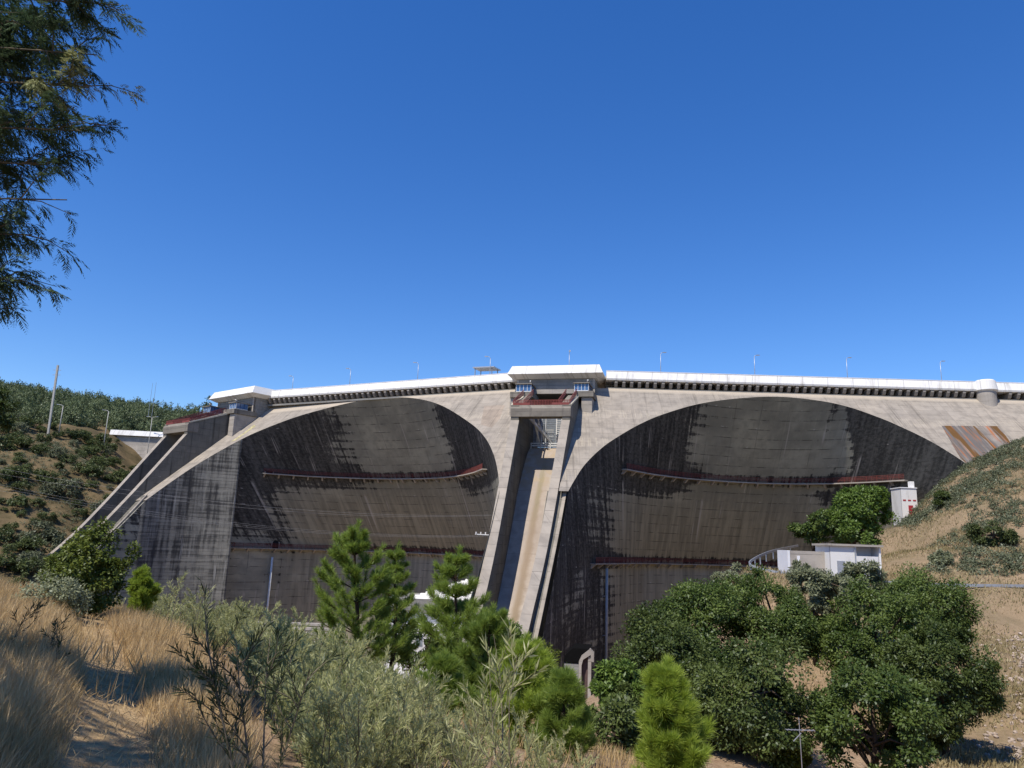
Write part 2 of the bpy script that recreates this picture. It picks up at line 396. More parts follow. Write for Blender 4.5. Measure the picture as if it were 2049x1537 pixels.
def stain_R(dt, z, tt):
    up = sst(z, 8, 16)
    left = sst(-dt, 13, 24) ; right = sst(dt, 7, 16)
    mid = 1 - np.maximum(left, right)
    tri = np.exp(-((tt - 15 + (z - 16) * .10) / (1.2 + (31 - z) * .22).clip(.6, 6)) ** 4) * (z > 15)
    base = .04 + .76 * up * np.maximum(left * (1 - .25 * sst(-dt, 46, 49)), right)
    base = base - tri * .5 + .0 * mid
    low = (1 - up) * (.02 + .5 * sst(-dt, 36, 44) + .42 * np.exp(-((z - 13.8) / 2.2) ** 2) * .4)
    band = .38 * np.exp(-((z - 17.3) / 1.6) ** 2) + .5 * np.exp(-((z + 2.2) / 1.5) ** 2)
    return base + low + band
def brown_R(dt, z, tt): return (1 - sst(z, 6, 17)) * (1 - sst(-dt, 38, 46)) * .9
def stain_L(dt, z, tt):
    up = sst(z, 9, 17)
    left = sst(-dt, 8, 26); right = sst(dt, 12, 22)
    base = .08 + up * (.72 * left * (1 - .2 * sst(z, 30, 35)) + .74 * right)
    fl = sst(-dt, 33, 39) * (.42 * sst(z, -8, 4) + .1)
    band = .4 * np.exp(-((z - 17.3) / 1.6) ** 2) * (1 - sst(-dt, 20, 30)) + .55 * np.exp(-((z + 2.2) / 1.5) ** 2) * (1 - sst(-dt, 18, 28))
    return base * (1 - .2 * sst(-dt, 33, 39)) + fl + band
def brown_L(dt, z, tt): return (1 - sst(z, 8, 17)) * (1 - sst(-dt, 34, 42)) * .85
shR, VR, EER, AAR = shell('arch_shell', edgeR, FR, aC, norm([.55, .83, 0]), stain_R, brown_R, 40)
shL, VL, EEL, AAL = shell('arch_shell', edgeL, FL, aL, aC, stain_L, brown_L, 39)
shR['label'] = 'right shaded arch recess with dark streaks'; shL['label'] = 'left shaded arch recess with dark streaks'

def head_face(name, poly, Fm, mat):
    P, T, n = Fm
    me = bpy.data.meshes.new(name); me.from_pydata([tuple(q) for q in poly], [], [tuple(range(len(poly)))]); me.update()
    if me.polygons[0].normal.z < 0: me.flip_normals()
    uvl = me.uv_layers.new(name='UVMap')
    for l in me.loops:
        q = np.array(poly[l.vertex_index]); d = q - P; uvl.data[l.index].uv = (float(d @ T), float(d @ n) * 1.33)
    return shift(link(name, me, mat, dam))
tV = lambda Fm, O: (O - Fm[0]) @ Fm[1]
# right face: crest corner -> far right -> down -> niche edge back to the nose -> axis of the buttress
Vc = np.array([10.6, 168.9, 0]); VLc = np.array([-75.8, 211., 0])
def side_pt(Fm, O, a, e, lat, sv, f=None):
    """point of a sloped face along the chute wall line at lateral offset lat"""
    P, T, n = Fm; B = O + lat * e; k = ((B - P) @ n - sv) / (a @ n); X = B - k * a; t = (X - P) @ T
    return (f or (lambda t_, s_: hp(Fm, t_, s_)))(t, sv)
sR0 = (edgeR[0] - FR[0]) @ FR[2]
polyR = [side_pt(FR, OC, aC, eC, 5.2, 0), hp(FR, 165, 0), hp(FR, 165, 60), hp(FR, 88, 60)] + list(edgeR[::-1]) + [side_pt(FR, OC, aC, eC, 6.1, sR0)]
head_face('sloped_face', polyR, FR, M['head'])
P_, T_, n_ = FL
tl = (edgeL - P_) @ T_; jm = int(np.argmin(abs(tl - 45)))
ptop = hp(FL, 45, 0); 
sLr = (edgeL[-1] - P_) @ n_; sLl = (edgeL[0] - P_) @ n_
edge45 = edgeL[jm]
polyL2 = [hp(FL, tl[jm], 0), side_pt(FL, OC, aC, eC, -5.2, 0), side_pt(FL, OC, aC, eC, -5.2, sLr)] + list(edgeL[::-1][:len(edgeL) - jm])
head_face('sloped_face', polyL2, FL, M['head'])
def hpL(t, s): P, T, n = FL; X = P + t * T + s * n; X[2] = ZT - KS * (s - (-2.3 + 2.3 / 53. * (t + 8))); return X
polyL1 = [side_pt(FL, OL, aL, eL, 5.2, -2.0, hpL), hpL(tl[jm], 0.), *list(edgeL[:jm + 1][::-1]), side_pt(FL, OL, aL, eL, 5.2, sLl, hpL)]
head_face('sloped_face', polyL1, FL, M['head'])

# stained panels on the sloped faces, a few mm proud
def stain_panel(Fm, pts, mat, lab):
    P, T, n = Fm; X = [on_head(q, Fm) for q in pts]; nn = norm(n * KS + np.array([0, 0, 1.])) * .02
    o = head_face('stained_panel', [x + nn for x in X], Fm, mat); o['label'] = lab
stain_panel(FR, [(1884, 852), (1999, 853), (2036, 906), (2060, 960), (1975, 958), (1922, 918)], M['rust'], 'rust and brown streaked patch of sloping concrete')
stain_panel(FL, [(969, 812), (1010, 811), (1000, 838), (984, 856), (962, 850)], M['seep'], 'dark seepage streaks on sloping concrete')
M['yellow'] = plain('yellow_lichen_stain', (.38, .34, .19), .9, var=.35, scale=1.2)
stain_panel(FL, [(508, 850), (512, 853), (490, 868), (471, 882), (462, 884), (488, 866)], M['yellow'], 'yellow lichen streak on sloping concrete')

# ---------------------------------------------------------------- crest: parapet, brackets, recess wall
def crest_run(Fm, ta, tb, zt=40., parapet_name='parapet'):
    P, T, n = Fm
    q = lambda t, s, z: P + t * T + s * n + np.array([0, 0, z])
    prof = [(0, zt), (.75, zt - 1.85), (.65, zt - 2.25), (-3.4, zt - 2.35), (-3.4, zt - .9), (-.45, zt - .9), (-.35, zt)]
    mb = MB(); mb.prism([q(ta, s, z) for s, z in prof], T * (tb - ta)); dpart(mb, parapet_name, M['parapet'])
    mb = MB(); mb.prism([q(ta, s, z) for s, z in [(.08, zt + .002), (-.43, zt + .002), (-.43, zt + .14), (.08, zt + .14)]], T * (tb - ta)); dpart(mb, 'coping', M['white2'])
    # recess wall and sill
    mb = MB(); mb.prism([q(ta, s, z) for s, z in [(-3.2, zt - 2.36), (-3.2, zt - 3.9), (-.02, zt - 3.9), (-.02, zt - 4.35), (-2.4, zt - 4.35), (-5, zt - 2.36)]], T * (tb - ta)); dpart(mb, 'recess_wall', M['conc_grey'])
    return q
def bracket_run(Fm, ta, tb, n_br, q):
    P, T, n = Fm; first = None
    hw = .33
    for t in np.linspace(ta, tb, n_br):
        if first is None:
            mb = MB(); prof = [(.5, 37.66), (.5, 37.2), (.05, 36.45), (-.6, 36.1), (-3.2, 36.1), (-3.2, 37.66)]
            mb.prism([s * n + np.array([0, 0, z]) - T * hw for s, z in prof], T * hw * 2)
            first = mb.build('bracket', M['conc'], None); o = first
        else: o = first.copy(); COL.objects.link(o)
        o.parent = dam; o.location = tuple(P + t * T - DAM0)
qR = crest_run(FR, 1.0, 165); bracket_run(FR, 3.2, 84, 46, qR); bracket_run(FR, 92.5, 112, 11, qR)
qL = crest_run(FL, -2.5, 77.0); bracket_run(FL, 0.2, 74.6, 43, qL)
# road deck behind the parapets
mb = MB()
for Fm, ta, tb in ((FR, -8, 165), (FL, -9, 86)):
    P, T, n = Fm
    mb.prism([P + ta * T + s * n + np.array([0, 0, z]) for s, z in [(-3.45, 39.1), (-3.45, 37.7), (-12, 37.7), (-12, 39.1)]], T * (tb - ta))
dpart(mb, 'road_deck', M['conc'])
mb = MB()
for Fm, ta, tb in ((FR, -8, 165), (FL, -9, 86)):
    P, T, n = Fm
    mb.prism([P + ta * T + s * n + np.array([0, 0, z]) for s, z in [(-11.6, 40.0), (-11.6, 39.1), (-12, 39.1), (-12, 40.0)]], T * (tb - ta))
dpart(mb, 'rear_parapet', M['parapet'])

# round turret on the crest
tt = tV(FR, atH(1966, 765, 40)); P, T, n = FR
def ring_solid(mb, c, prof, n_seg=28):
    o = len(mb.v)
    for r, z in prof:
        for k in range(n_seg): mb.v.append((c[0] + r * cos(2 * pi * k / n_seg), c[1] + r * sin(2 * pi * k / n_seg), z))
    for i in range(len(prof) - 1):
        for k in range(n_seg):
            A = o + i * n_seg + k; B = o + i * n_seg + (k + 1) % n_seg; mb.f.append((A, B, B + n_seg, A + n_seg))
    mb.f.append(tuple(o + k for k in reversed(range(n_seg)))); e = o + (len(prof) - 1) * n_seg; mb.f.append(tuple(e + k for k in range(n_seg)))
tc_ = P + (tt + .3) * T + .2 * n
mb = MB(); ring_solid(mb, tc_, [(.9, 29.6), (2.0, 31.4), (2.05, 31.5), (2.05, 38.0)]); tw = dpart(mb, 'turret', M['conc_light'], smooth=False)
mb = MB(); ring_solid(mb, tc_, [(2.06, 37.6), (2.45, 37.9), (2.1, 40.05), (1.8, 40.3), (1.7, 40.3)]); pr = dpart(mb, 'turret_parapet', M['parapet'])
mb = MB(); d_ = norm(-tc_[:2]); cc = tc_[:2] + d_ * 2.0; mb.box(cc[0] + .5, cc[0] + .85, cc[1] - .25, cc[1] + .45, 31.8, 32.7); dpart(mb, 'vent_opening', M['darkhole'])

# ---------------------------------------------------------------- spillway buttresses
WT = [(15.5, 25.2), (21, 17.6), (25, 12), (29, 6.6), (34, .2), (39, -5.2), (45, -10.8), (51, -16.4), (58, -23), (70, -33)]
CSH = lambda s: np.interp(s, [15, 30, 45], [0, .2, .43])
FLR = [(-6, 21.3), (1, 21.4), (3.5, 20.8), (6.5, 18.8), (10, 15.2), (14, 10.5), (19, 4.3), (24, -2), (30, -8.6), (36, -14.2), (44, -21), (50, -26.5), (62, -37)]
HW = lambda s: np.interp(s, [15, 28, 36, 44, 60], [6.2, 5.7, 5.35, 5.0, 4.8])
def resample(pr, n):
    p = np.array(pr, float); d = np.r_[0, np.cumsum(np.hypot(*np.diff(p, axis=0).T))]
    return smooth_curve(np.c_[p, np.zeros(len(p))], n)[:, :2]
def buttress(O, a, e, flank_lat, ldz=-2.):
    q = lambda s, l, z: O - s * a + (l + CSH(s)) * e + np.array([0, 0, z])
    # massive core (below the chute floor)
    mb = MB(); fl = resample(FLR, 40)
    for i in range(len(fl) - 1):
        (s0, z0), (s1, z1) = fl[i], fl[i + 1]
        w0, w1 = HW(s0) - 1.4, HW(s1) - 1.4
        mb.hexa([q(s0, -w0, -40), q(s1, -w1, -40), q(s1, w1, -40), q(s0, w0, -40), q(s0, -w0, z0 - .3), q(s1, -w1, z1 - .3), q(s1, w1, z1 - .3), q(s0, w0, z0 - .3)])
    body = dpart(mb, 'spillway_buttress', M['conc_flank']); 
    SUB = lambda m_, nm, mat, sm=False: m_.build(nm, mat, body, sm)
    # chute floor with uv
    V = []; UV = []; ns, nl = 60, 7; flo = resample(FLR, ns); dd = 0
    for i, (s, z) in enumerate(flo):
        if i: dd += math.hypot(s - flo[i - 1][0], z - flo[i - 1][1])
        for k in range(nl):
            l = (-1 + 2 * k / (nl - 1)) * (HW(s) - 1.65); V.append(q(s, l, z)); UV.append((l, dd))
    idx = np.arange(ns * nl).reshape(ns, nl); Q = np.stack([idx[:-1, :-1], idx[1:, :-1], idx[1:, 1:], idx[:-1, 1:]], -1).reshape(-1, 4)
    me = np_mesh('chute_floor', V, Q); uvl = me.uv_layers.new(name='UVMap'); li = np.zeros(len(me.loops), np.int32); me.loops.foreach_get('vertex_index', li)
    uvl.data.foreach_set('uv', np.array(UV, np.float32)[li].ravel()); link('chute_floor', me, M['chute_floor'], body, True)
    # side walls of the chute
    wt = resample(WT, 48)
    for sg_ in (-1, 1):
        mb = MB()
        for i in range(len(wt) - 1):
            (s0, z0), (s1, z1) = wt[i], wt[i + 1]
            f0 = np.interp(s0, [p[0] for p in FLR], [p[1] for p in FLR]) - 1; f1 = np.interp(s1, [p[0] for p in FLR], [p[1] for p in FLR]) - 1
            b0 = -40
            o0, o1 = HW(s0), HW(s1); i0, i1 = o0 - 1.75, o1 - 1.75
            # solid strip: outer face down to the base, inner face down below the floor
            A = [q(s0, sg_ * o0, b0), q(s1, sg_ * o1, b0), q(s1, sg_ * i1, b0), q(s0, sg_ * i0, b0), q(s0, sg_ * o0, z0), q(s1, sg_ * o1, z1), q(s1, sg_ * i1, z1), q(s0, sg_ * i0, z0)]
            o_ = len(mb.v); mb.v += [tuple(x) for x in A]
            mb.f += [tuple(o_ + k for k in ((4, 5, 6, 7) if sg_ < 0 else (7, 6, 5, 4))), tuple(o_ + k for k in ((0, 1, 5, 4) if sg_ < 0 else (4, 5, 1, 0))), tuple(o_ + k for k in ((2, 3, 7, 6) if sg_ < 0 else (6, 7, 3, 2)))]
            if i == len(wt) - 2: mb.f.append(tuple(o_ + k for k in (1, 2, 6, 5)))
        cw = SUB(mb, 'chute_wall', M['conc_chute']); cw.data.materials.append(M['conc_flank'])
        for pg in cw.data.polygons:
            if abs(pg.normal.z) < .12: pg.material_index = 1  # upright faces weathered darker; the chute's shade is put into their colour
        # upper wall carrying the platform
        mb = MB(); pl = [(15.45, -20), (15.45, 28.3), (4.2, 32.0), (-5, 32.0), (-5, -20)]
        l0, l1 = sg_ * 6.2, sg_ * 4.55
        mb.prism([q(s, min(l0, l1), z) for s, z in pl], e * abs(l0 - l1)); SUB(mb, 'upper_wall', M['conc_flank'])
        # pier with cabin slab
        mb = MB(); pl = [(4.5, 32.05), (4.5, 25.8), (-3, 30), (-3, 32.05)]
        la, lb = (6.9, 9.2) if sg_ > 0 else (-9.2, -6.9)
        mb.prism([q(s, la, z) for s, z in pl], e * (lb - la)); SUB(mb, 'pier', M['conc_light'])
        mb = MB(); la, lb = (5.6, 9.55) if sg_ > 0 else (-9.1, -3.9)
        mb.hexa([q(5, la, 32.1), q(5, lb, 32.1), q(-2, lb, 32.1), q(-2, la, 32.1), q(5, la, 33.35), q(5, lb, 33.35), q(-2, lb, 33.35), q(-2, la, 33.35)])
        SUB(mb, 'cabin_slab', M['conc_beam'])
        # stair parapet rails, dark red
        for lr in ((5.9, 3.6) if sg_ > 0 else (-5.9, -3.7)):
            mb = MB()
            for dz in (.0, .35, .7, 1.05): mb.bar(q(14.8, lr, 28.45 + dz), q(5.2, lr, 33.0 + dz - .3), .09, .12)
            for k in range(9):
                u = k / 8; s = 14.8 + (5.2 - 14.8) * u; z = 28.4 + (32.7 - 28.4) * u; mb.bar(q(s, lr, z), q(s, lr, z + 1.1), .07, .07, up=a)
            SUB(mb, 'stair_railing', M['red'])
        mb = MB(); lm = 4.75 * sg_; mb.bar(q(15.0, lm, 28.25), q(4.5, lm, 32.4), 1.6, .25); SUB(mb, 'stair_flight', M['conc_beam'])
        mb = MB(); lm = 6.12 * sg_; mb.bar(q(15.2, lm, 28.35), q(4.5, lm, 32.25), .5, .35); SUB(mb, 'stair_stringer', M['cream'])
    # front beam, platform and its railing
    mb = MB(); prof = [(15.6, 25.9), (15.7, 27.6), (15.2, 28.35), (12.6, 28.35), (12.6, 25.9)]
    mb.prism([q(s, -6.25, z) for s, z in prof], e * 12.55); SUB(mb, 'front_beam', M['conc_beam'])
    mb = MB()
    for dz in (.15, .4, .65, .9, 1.1): mb.bar(q(15.15, -5.9, 28.3 + dz), q(15.15, 6.1, 28.3 + dz), .09, .09)
    for l in np.linspace(-5.9, 6.1, 22): mb.bar(q(15.15, l, 28.35), q(15.15, l, 29.45), .07, .07, up=e)
    for k in range(3):
        l0 = -5.9 + k * 4.1; 
        if k != 1: mb.hexa([q(15.2, l0, 28.4), q(15.2, l0 + 3.6, 28.4), q(15.16, l0 + 3.6, 28.4), q(15.16, l0, 28.4), q(15.2, l0, 28.85), q(15.2, l0 + 3.6, 28.85), q(15.16, l0 + 3.6, 28.85), q(15.16, l0, 28.85)])
    SUB(mb, 'platform_railing', M['red'])
    mb = MB()
    for dz in (.55, 1.1): mb.bar(q(6.0, -4.3, 28.6 + dz), q(6.0, 4.3, 28.6 + dz), .14, .2)
    for l in (-4.3, -2.2, 0, 2.2, 4.3): mb.bar(q(6.0, l, 28.0), q(6.0, l, 29.8), .2, .2, up=e)
    mb.hexa([q(6.2, -4.4, 28.0), q(6.2, 4.4, 28.0), q(5.7, 4.4, 28.0), q(5.7, -4.4, 28.0), q(6.2, -4.4, 28.75), q(6.2, 4.4, 28.75), q(5.7, 4.4, 28.75), q(5.7, -4.4, 28.75)])
    SUB(mb, 'guard_beam', M['cream'])
    # box behind: wall, lintel, side walls, dark opening, fascia
    mb = MB(); mb.hexa([q(-1, -9, 34.2), q(-1, 9.1, 34.2), q(-9, 9.1, 34.2), q(-9, -9, 34.2), q(-1, -9, 38.2), q(-1, 9.1, 38.2), q(-9, 9.1, 38.2), q(-9, -9, 38.2)])
    mb.hexa([q(-1, -9, 28), q(-1, -5.0, 28), q(-9, -5.0, 28), q(-9, -9, 28), q(-1, -9, 34.19), q(-1, -5.0, 34.19), q(-9, -5.0, 34.19), q(-9, -9, 34.19)])
    mb.hexa([q(-1, 4.6, 28), q(-1, 9.1, 28), q(-9, 9.1, 28), q(-9, 4.6, 28), q(-1, 4.6, 34.19), q(-1, 9.1, 34.19), q(-9, 9.1, 34.19), q(-9, 4.6, 34.19)])
    SUB(mb, 'crest_block', M['conc_grey'])
    for l in (-9.0, 9.1):
        mb = MB(); sg_ = 1 if l > 0 else -1
        mb.hexa([q(-.85, l - .25 * sg_ - .25, 31), q(-.85, l - .25 * sg_ + .25, 31), q(-1.6, l - .25 * sg_ + .25, 31), q(-1.6, l - .25 * sg_ - .25, 31), q(-.85, l - .25 * sg_ - .25, 38), q(-.85, l - .25 * sg_ + .25, 38), q(-1.6, l - .25 * sg_ + .25, 38), q(-1.6, l - .25 * sg_ - .25, 38)])
        SUB(mb, 'corner_column', M['conc_light'])
    mb = MB(); mb.hexa([q(-.2, -5.0, 33.9), q(-.2, 4.9, 33.9), q(-1.2, 4.9, 33.9), q(-1.2, -5.0, 33.9), q(-.2, -5.0, 34.9), q(-.2, 4.9, 34.9), q(-1.2, 4.9, 34.9), q(-1.2, -5.0, 34.9)]); SUB(mb, 'lintel', M['conc_light'])
    mb = MB(); mb.hexa([q(-8, -5, 28), q(-8, 4.6, 28), q(-8.5, 4.6, 28), q(-8.5, -5, 28), q(-8, -5, 34), q(-8, 4.6, 34), q(-8.5, 4.6, 34), q(-8.5, -5, 34)]); SUB(mb, 'dark_opening', M['darkhole'])
    # white fascia (inclined, lower edge further out)
    top = [(-.0, -10.), (0, 10.2), (-8, 10.2), (-8, -10.)]; mid = [(1.1, -10.9), (1.1, 11.1), (-8, 11.1), (-8, -10.9)]; low = [(-.6, -9.4), (-.6, 9.5), (-8, 9.5), (-8, -9.4)]
    mb = MB(); vs = [q(s, l, 40.45) for s, l in top] + [q(s, l, 38.35) for s, l in mid] + [q(s, l, 37.5) for s, l in low]
    mb.add(vs, [(0, 1, 2, 3)] + [(4 + i, 4 + (i + 1) % 4, (i + 1) % 4, i) for i in range(4)] + [(8 + i, 8 + (i + 1) % 4, 4 + (i + 1) % 4, 4 + i) for i in range(4)] + [(11, 10, 9, 8)])
    SUB(mb, 'crest_fascia', M['parapet'])
    # flank pads (thin proud ledge down the nose)
    for lat in flank_lat:
        mb = MB(); sg_ = 1 if lat > 0 else -1
        led = [(x, np.interp(x, [p[0] for p in WT], [p[1] for p in WT]) + ldz) for x in (24.9, 27, 29, 32, 35, 38, 42, 46, 51, 57, 64, 70)]
        lt = lambda x: sg_ * (abs(lat) - np.interp(x, [25, 37, 46], [0, .6, .7])) - CSH(x)
        for (s0, z0), (s1, z1) in zip(led[:-1], led[1:]):
            i0 = sg_ * 3.5
            A = [q(s0, i0, -40), q(s1, i0, -40), q(s1, lt(s1), -40), q(s0, lt(s0), -40), q(s0, i0, z0), q(s1, i0, z1), q(s1, lt(s1), z1), q(s0, lt(s0), z0)]
            mb.hexa(A)
        SUB(mb, 'nose_ledge', M['conc_flank'])
        mb = MB()
        for (s0, z0), (s1, z1) in zip(led[:-1], led[1:]):
            mb.bar(q(s0, lt(s0) - .3 * sg_, z0 + .1), q(s1, lt(s1) - .3 * sg_, z1 + .1), .62, .2)
        SUB(mb, 'ledge_coping', M['conc_chute'])
    return q, body
qC, bodyC = buttress(OC, aC, eC, (7.35,))
qB, bodyB = buttress(OL, aL, eL, (8.6,), -3.4)
bodyC['label'] = 'central buttress carrying the spillway chute seen end on'; bodyB['label'] = 'left buttress carrying a spillway chute seen from its side'
# broad flat flank of the left buttress ending in a vertical arris
loc = [(-(X - OL) @ aL, (X - OL) @ eL, X[2]) for X in edgeL]
fl_ = sorted([q_ for q_ in loc if 4.6 < q_[0] < 27 and q_[2] < 30 and q_[1] < 16], key=lambda q_: q_[0])
Lm = max(q_[1] for q_ in fl_) + .25
mb = MB(); qf = lambda s_, l_, z_: OL - s_ * aL + l_ * eL + np.array([0, 0, z_])
fp = [(4.6, fl_[0][1], fl_[0][2])] + fl_[::5] + [fl_[-1]]
fp += [(fp[-1][0] + d1, fp[-1][1] - .4, fp[-1][2] - d2) for d1, d2 in ((3, 3.9), (8, 10.), (14, 17.), (22, 25.), (32, 34.))]
for k_, ((s0, l0, z0), (s1, l1, z1)) in enumerate(zip(fp[:-1], fp[1:])):
    if s1 - s0 < .05: continue
    mb.hexa([qf(s0, l0 - 2, -38), qf(s1, l1 - 2, -38), qf(s1, l1 + .12, -38), qf(s0, l0 + .12, -38), qf(s0, l0 - 2, z0 - .5), qf(s1, l1 - 2, z1 - .5), qf(s1, l1 + .12, z1 - .02), qf(s0, l0 + .12, z0 - .02)])
mb.build('flank_face', M['conc_flank2'], bodyB)
print('flank lat', Lm, fl_[0], fl_[-1])

# gates in the spillway openings: leaf, arms, stair flights, sill frame
def gate(q, a, e, label):
    o = empty('spillway_gate', q(3, 0, 21), label, 'gate', 'spillway gates'); off = -q(3, 0, 21)
    def add(mb, nm, mat):
        c = mb.build(nm, mat, None); c.parent = o; c.location = tuple(off); return c
    mb = MB()
    for k in range(14):
        z = 21.6 + k * .5; s = .6 + .05 * k
        mb.hexa([q(s, -4.4, z), q(s, 4.4, z), q(s - .4, 4.4, z), q(s - .4, -4.4, z), q(s + .05, -4.4, z + .44), q(s + .05, 4.4, z + .44), q(s - .4, 4.4, z + .44), q(s - .4, -4.4, z + .44)])
    add(mb, 'gate_leaf', M['gate'])
    for l in (-3.2, -2.4, -1.5, .9, 2.9):
        mb = MB(); mb.bar(q(1.2, l, 21.5), q(1.2, l, 28), .16, .16, up=a); add(mb, 'gate_rib', M['steelwhite'])
    mb = MB(); mb.bar(q(8.8, -4.2, 27.4), q(2.6, .2, 22.2), .45, .5); add(mb, 'gate_arm', M['steelwhite'])
    mb = MB(); mb.bar(q(8.8, -3.0, 27.4), q(2.6, -2.6, 22.4), .25, .3); mb.bar(q(8.0, -2.2, 27.4), q(2.6, -1.4, 22.4), .2, .25); mb.bar(q(7.8, -1.8, 27.4), q(2.6, -3.2, 22.4), .2, .2); add(mb, 'gate_strut', M['steelwhite'])
    mb = MB()
    for l in (1.2, 2.3): mb.bar(q(2.6, l, 21.6), q(2.6, l, 27.8), .16, .16, up=a)
    for k in range(13): mb.bar(q(2.6, 1.2, 21.9 + k * .48), q(2.6, 2.3, 21.9 + k * .48), .14, .1)
    add(mb, 'ladder', M['white'])
    mb = MB()
    for k in range(8): mb.bar(q(2.2 + .1 * k, -1.2, 21.9 + k * .45), q(2.2 + .1 * k, .6, 21.9 + k * .45), .3, .09)
    for k in range(8): mb.bar(q(2.0 + .1 * k, 2.6, 21.9 + k * .45), q(2.0 + .1 * k, 3.6, 21.9 + k * .45), .3, .09)
    add(mb, 'stair_tread', M['white'])
    mb = MB()
    for z in (19.9, 21.5, 22.0): mb.bar(q(3.4, -4.4, z), q(3.4, 4.4, z), .2, .25)
    for l in (-4.3, -2.2, 0, 2.2, 4.3): mb.bar(q(3.4, l, 19.9), q(3.4, l, 22.1), .2, .2, up=a)
    add(mb, 'sill_frame', M['steelwhite'])
gate(qC, aC, eC, 'white steel spillway gate with ladder and struts under the central platform')
gate(qB, aL, eL, 'spillway gate in the mouth of the left side-on chute')

def cabin(q, la, lb, label):
    o = empty('control_cabin', q(4, (la + lb) / 2, 33.35), label, 'cabin'); off = -q(4, (la + lb) / 2, 33.35)
    def add(mb, nm, mat, par=None):
        c = mb.build(nm, mat, None)
        if par is None: c.parent = o; c.location = tuple(off)
        else: c.parent = par
        return c
    bx = lambda mb, s0, s1, l0, l1, z0, z1: mb.hexa([q(s1, l0, z0), q(s1, l1, z0), q(s0, l1, z0), q(s0, l0, z0), q(s1, l0, z1), q(s1, l1, z1), q(s0, l1, z1), q(s0, l0, z1)])
    mb = MB(); bx(mb, .2, 3.9, la, lb, 33.36, 33.72); wl = add(mb, 'cabin_base', M['steelwhite'])
    mb = MB(); bx(mb, -.6, 4.2, la - .2, lb + .25, 35.25, 35.5); add(mb, 'roof', M['conc_beam'])
    n_w = 4; wd = (lb - la) / n_w
    for k in range(n_w):
        mb = MB(); bx(mb, 3.74, 3.8, la + k * wd + .06, la + (k + 1) * wd - .06, 33.73, 35.22); add(mb, 'window_pane', M['glass'])
    for k in range(n_w + 1):
        mb = MB(); bx(mb, 3.72, 3.88, la + k * wd - .055, la + k * wd + .055, 33.725, 35.245); add(mb, 'window_mullion', M['steelwhite'])
    for l in (la, lb):
        for k in range(3):
            mb = MB(); s0 = .25 + k * 1.15; bx(mb, s0 + .06, s0 + 1.1, l - .03, l + .03, 33.73, 35.22); add(mb, 'side_pane', M['glass'])
    mb = MB(); bx(mb, .2, .35, la, lb, 33.73, 35.24); add(mb, 'rear_wall', M['gate'])
    mb = MB(); mb.tube([q(3.6, lb - .3, 35.5), q(3.6, lb - .3, 36.0)], .06); mb.tube([q(3.6, lb - .3, 35.9), q(4.2, lb - .1, 35.95)], .14); add(mb, 'camera_head', M['white'])
cabin(qC, -8.0, -4.6, 'small glazed control cabin on the left slab above the central spillway')
cabin(qC, 5.2, 8.3, 'small glazed control cabin on the right slab above the central spillway')
cabin(qB, -8.0, -4.6, 'glazed control cabin on the far slab of the left buttress')
cabin(qB, 5.2, 8.3, 'glazed control cabin on the near slab of the left buttress')

# ---------------------------------------------------------------- third crest run and far abutment at the left
FT = frame((-139.5, 304.), (-88.5, 228.))
P, T, n = FT
q3 = lambda t, s, z: P + t * T + s * n + np.array([0, 0, z])
LT = 92.
mb = MB(); mb.prism([q3(0, s, z) for s, z in [(0, 40), (.85, 37.95), (-3, 37.6), (-3, 39.1), (-.4, 39.1), (-.35, 40)]], T * (LT + 6)); dpart(mb, 'parapet', M['parapet'])
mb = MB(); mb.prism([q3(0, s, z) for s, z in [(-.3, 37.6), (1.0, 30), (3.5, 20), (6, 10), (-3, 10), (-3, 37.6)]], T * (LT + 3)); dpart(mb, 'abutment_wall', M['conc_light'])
FW = frame((-161.5, 301.5), (-139.3, 304.))
P, T, n = FW
mb = MB(); mb.prism([q3(0, s, z) for s, z in [(0, 40), (.85, 37.9), (-3, 37.6), (-3, 39.1), (-.4, 39.1), (-.35, 40)]], T * 22.6); dpart(mb, 'parapet', M['parapet'])
mb = MB(); mb.prism([q3(2.5, s, z) for s, z in [(-.3, 37.6), (-.2, 34), (.6, 30), (2., 20), (3, 10), (-3, 10), (-3, 37.6)]], T * 20); dpart(mb, 'abutment_wall', M['conc_light'])
for t0, z0, w_, h_ in ((7.6, 29.6, 1.2, 3.0), (13.0, 26.0, 2.0, 1.8)):
    mb = MB(); mb.prism([q3(t0, s, z) for s, z in [(1.3, z0), (1.3, z0 + h_), (-.5, z0 + h_), (-.5, z0)]], T * w_); dpart(mb, 'wall_opening', M['brown'])

